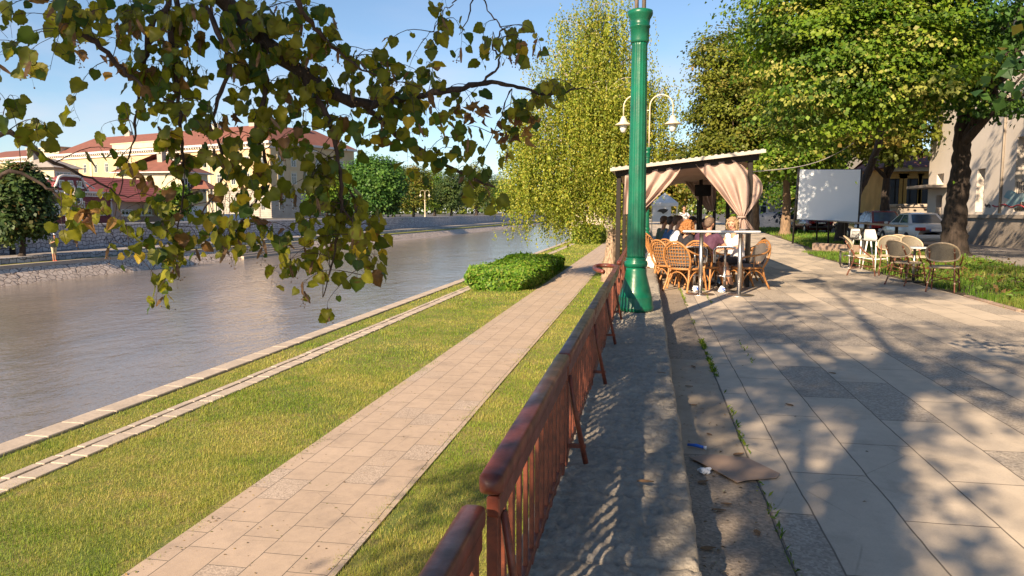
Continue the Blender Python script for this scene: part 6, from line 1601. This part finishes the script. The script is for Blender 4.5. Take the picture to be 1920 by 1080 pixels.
person('blonde woman in a white sleeveless top facing the camera at the right of the table', pos(1384, 15.0), R(128), cti, (cdk, M_skin), hair=H_bl, hair_kind='bob', sleeve=0, lean=.10, head=(R(28), R(-6)), elbows=((.25, .16, .82), (-.24, .16, .80)), hands=((.06, .40, .76), (-.10, .38, .76)),
       knees=((.09, .42, .54), (-.09, .42, .54)), feet=((.06, .20, .09), (-.12, .24, .09)))
person('man in a black cap and black t shirt facing the camera across the table', pos(1300, 17.75), R(172), cbk, cdk, M_skin_t, hair=H_dk, sleeve=.55, cap_m=cbk, lean=.12)
person('dark haired woman in black sitting beside the man in the cap', pos(1328, 17.6), R(150), cbk, cdk, hair=H_dk, hair_kind='bob', sleeve=.6, lean=.10, scale=.96, head=(R(20), 0))
person('man in a blue shirt sitting behind the young man in white', pos(1247, 18.1), R(-72), cbl, cdk, M_skin_t, hair=H_dk, sleeve=.8, lean=.14)
person('farthest seated man in a dull green shirt at the left', pos(1238, 19.6), R(-60), cgn, cdk, M_skin_t, hair=H_br, sleeve=.5, lean=.10)
person('person in a white top standing far behind the tables near the market tent', pos(1281, 36), R(200), cw, cdk, hair=H_dk, stand=True, vox=.014)
an = G(102, 491, LZ + .02)
fi = person('angler in a white cap, beige shorts and red socks on the far grass strip', (-36.9, AX(102, 480, -36.9).y, LZ + .02), R(-100), ckh, (csh, M_skin_t), M_skin_t, shoe=cloth('red_socks', (.45, .06, .04)), stand=True, cap_m=cw, hair=H_br, sleeve=.9,
            hands=((.14, .34, .86), (-.06, .38, .90)), elbows=((.26, .10, .76), (-.26, .12, .78)), scale=1.0, vox=.013)
b = B(); b.ball((0, -.20, 1.26), .17, 12, 8, (1, .8, 1.3)); bpk = tag(b.build('backpack', cloth('tan_backpack', (.36, .31, .20))), 'tan backpack worn by the angler on the far bank', 'backpack'); bpk.location = fi.location; bpk.rotation_euler = fi.rotation_euler
b = B(); b.tube([(.05, .25, 1.15), (.1, .9, 1.7), (.2, 2.0, 2.5)], [.014, .009, .005], 5); rod = tag(b.build('fishing_rod', M_bamboo), 'fishing rod held up by the angler', 'fishing rod'); rod.location = fi.location; rod.rotation_euler = fi.rotation_euler
c = AX(8, 478, -40.9); bn_ = thing('park_bench', (-40.9, c.y, -1.31), 'dark bench on the far walkway left of the rounded tree', 'bench', R(90))
b = B()
for i in range(4): b.bb(-.8, .8, -.2 + i * .11, -.12 + i * .11, .43, .46)
b.build('seat', M_dark_wood, bn_); b = B()
for i in range(3): b.bb(-.8, .8, .22, .25, .55 + i * .12, .64 + i * .12)
b.build('backrest', M_dark_wood, bn_)
for x in (-.7, .7): b = B(); b.bb(x - .03, x + .03, -.2, .25, 0, .43); b.bb(x - .03, x + .03, .19, .22, .43, .9); b.build('leg', M_dark_metal, bn_)

# ------------------------------------------------------------------ litter and weeds on the paving
def sheet(poly, z, bend, mt_, name, lab, cat):
    c = sum((Vector(p) for p in poly), Vector((0, 0, 0))) / len(poly); b = B(); n = len(poly); vs = [Vector((0, 0, z + bend))] + [Vector((p[0] - c.x, p[1] - c.y, z + (bend * .4 if i % 2 else 0))) for i, p in enumerate(poly)]
    vs2 = [v - Vector((0, 0, .004)) for v in vs]; b.add(vs + vs2, [[0, 1 + i, 1 + (i + 1) % n] for i in range(n)] + [[n + 1, n + 2 + (i + 1) % n, n + 2 + i] for i in range(n)] + [[1 + i, n + 2 + i, n + 2 + (i + 1) % n, 1 + (i + 1) % n] for i in range(n)], False)
    return tag(b.build(name, mt_, None, (c.x, c.y, 0)), lab, cat)
pq = [G(x, y) for x, y in ((1293, 861), (1335, 856), (1402, 862), (1462, 892), (1456, 899), (1400, 904), (1382, 908), (1330, 880))]
sheet(pq, .012, .006, M_card, 'cardboard_sheet', 'flat torn sheet of brown cardboard lying by the gutter', 'cardboard')
b = B(); c = G(1306, 840); d = (G(1323, 843) - G(1290, 837)); b.tube([-d * .5 + Vector((0, 0, .012)), Vector((0, 0, .016)), d * .42 + Vector((0, 0, .012))], [.008, .011, .009], 8, flat=1.2); b.k = 1; b.tube([d * .42 + Vector((0, 0, .012)), d * .55 + Vector((0, 0, .012))], [.010, .012], 8); tag(b.build('plastic_wrapper', [M_blue, M_tissue], None, c), 'small blue and white plastic wrapper in the gutter', 'litter')
b = B(); c = G(1322, 887)
def ti(u, v): a = 2 * PI * u; k = 1 + .6 * noise.noise(Vector((math.cos(a) * 2, math.sin(a) * 2, v * 3))); return (.035 * k * math.cos(a) * math.sin(v * PI), .03 * k * math.sin(a) * math.sin(v * PI), .014 - .014 * math.cos(v * PI) * k)
b.grid(ti, 20, 10, False); tag(b.build('crumpled_tissue', M_tissue, None, c), 'crumpled white tissue beside the cardboard', 'litter')
rs = np.random.RandomState(55)
dl = None
for i, (px, py) in enumerate(((1385, 853), (1362, 946), (1300, 760), (1330, 815), (1318, 905), (1328, 1030), (1348, 958), (1300, 688), (1292, 725), (1480, 760), (1560, 700), (1210, 905), (1240, 700), (1420, 1000))):
    c = G(px, py, 0 if px > 1285 else .27); ang = rs.rand() * 6.28; u = Vector((math.cos(ang), math.sin(ang), 0)); w = Vector((-u.y, u.x, 0)); s = .03 + .02 * rs.rand()
    if dl is None:
        b = B(); b.grid(lambda a, q: ((a - .5) * 1.6, (q - .5) * 2 * math.sin(PI * min(.98, a + .06)) * .42, .12 + .3 * abs(q - .5) + .15 * (a - .5) ** 2), 6, 4, False); dl = b.build('dry_leaf', M_dry); o = dl
    else: o = dl.copy(); COL.objects.link(o)
    o.location = c; o.rotation_euler = (0, 0, ang); o.scale = (s, s, s * .6); tag(o, 'small curled brown dry leaf lying on the paving stones', 'leaf', 'dry leaves on the paving')
n = 420; x = .22 + rs.rand(n) ** 1.4 * .36; y = 2 + rs.rand(n) ** 1.5 * 12
k = rs.rand(n) < .25; x[k] = .6 + rs.rand(k.sum()) * 4
P = np.stack([x, y, np.full(n, .004)], 1); V = leaf_quads(P, rs.randn(n, 3) * .15 + np.array([0, 0, 1]), .010 + .022 * rs.rand(n), rs, .45)
tag(mass('gutter_debris', V, 4, M_leaf, pal(n, [(.16, .10, .05), (.25, .18, .10), (.10, .07, .04), (.42, .36, .28)], rs), None), 'scattered bits of twig and crushed leaf along the gutter', 'debris', kind='stuff')
segs = []
for (xj, ya_, yb__, m) in ((.62, 3.0, 6.4, 120), (.62, 6.4, 9.5, 620), (.62, 9.5, 14.5, 260), (1.03, 7.4, 9.0, 60), (1.03, 12, 15, 80)):
    q = rs.rand(m); segs.append(np.stack([xj + rs.randn(m) * .010, ya_ + (yb__ - ya_) * q], 1))
Pw = np.concatenate(segs); kk = fbm(Pw[:, 1] * 1.9, Pw[:, 0] * 0) > .47; Pw = Pw[kk]; n = len(Pw)
P = np.concatenate([Pw, np.zeros((n, 1))], 1); nr = rs.randn(n, 3); nr[:, 2] = .5; V = leaf_quads(P, nr, .02 + .03 * rs.rand(n), rs, .3, -2.0)
tag(mass('joint_weeds', V, 4, M_grass, pal(n, G_GRN, rs), None), 'small green weeds growing along the joints of the paving', 'weeds', kind='stuff')
n = 2600; Pv = np.stack([5.7 + rs.rand(n) * 4.2, 12 + rs.rand(n) * 13, np.full(n, .03)], 1); kk = fbm(Pv[:, 0] * .9 + 3, Pv[:, 1] * .9) > .52; Pv = Pv[kk]; n = len(Pv); Pv[:, 2] += rs.rand(n) * .12
tag(mass('verge_weeds', leaf_quads(Pv, rs.randn(n, 3) * .5 + np.array([0, 0, .8]), .06 + .07 * rs.rand(n), rs, .6), 4, M_leaf, pal(n, [(.10, .20, .03), (.16, .26, .03), (.2, .12, .05)], rs), None), 'broad leaved weeds and fallen leaves on the verge', 'weeds', kind='stuff')
# a few low leaves of the right hand linden reach into the corner of the view
rl_ = [o for o in bpy.data.objects if o.name.startswith('linden_tree') and 'right edge' in o.get('label', '')][0]
rs = np.random.RandomState(12); c = AT(1935, 118, 5.0); n = 85; P = np.array(c) + rs.randn(n, 3) * np.array((.13, .2, .10)); nr = rs.randn(n, 3) * .6 + np.array([-.3, -.6, .6])
o = mass('low_leaves', leaf_quads(P, nr, .085 * (.6 + .7 * rs.rand(n)), rs, .85, 1.2), 4, M_leaf, pal(n, [(.04, .10, .03), (.06, .13, .03), (.2, .18, .03)], rs, w=[.5, .4, .1]), rl_); o.location = -rl_.location
b = B(); b.tube(bez([(8.8, 3.2, 5.2), (7.2, 4.6, 4.6), (5.9, 5.2, 3.4), tuple(c)], 6), [.03 - .0014 * i for i in range(19)], 6); b.build('low_branch', M_bark, rl_, -rl_.location)

n = 900; Pl = np.stack([-4.3 + rs.rand(n) * 1.7, 5 + rs.rand(n) ** 1.4 * 26, np.full(n, LZ + .024)], 1)
edge = rs.rand(n) < .6; Pl[edge, 0] = np.where(rs.rand(edge.sum()) < .5, -4.32 + np.abs(rs.randn(edge.sum())) * .07, -2.6 - np.abs(rs.randn(edge.sum())) * .07)
tag(mass('path_debris', leaf_quads(Pl, rs.randn(n, 3) * .15 + np.array([0, 0, 1]), .012 + .03 * rs.rand(n) ** 2, rs, .5), 4, M_leaf, pal(n, [(.20, .13, .06), (.12, .09, .05), (.18, .2, .05), (.40, .28, .10)], rs), None), 'small dry leaves, seeds and clippings scattered on the riverside path', 'debris', kind='stuff')
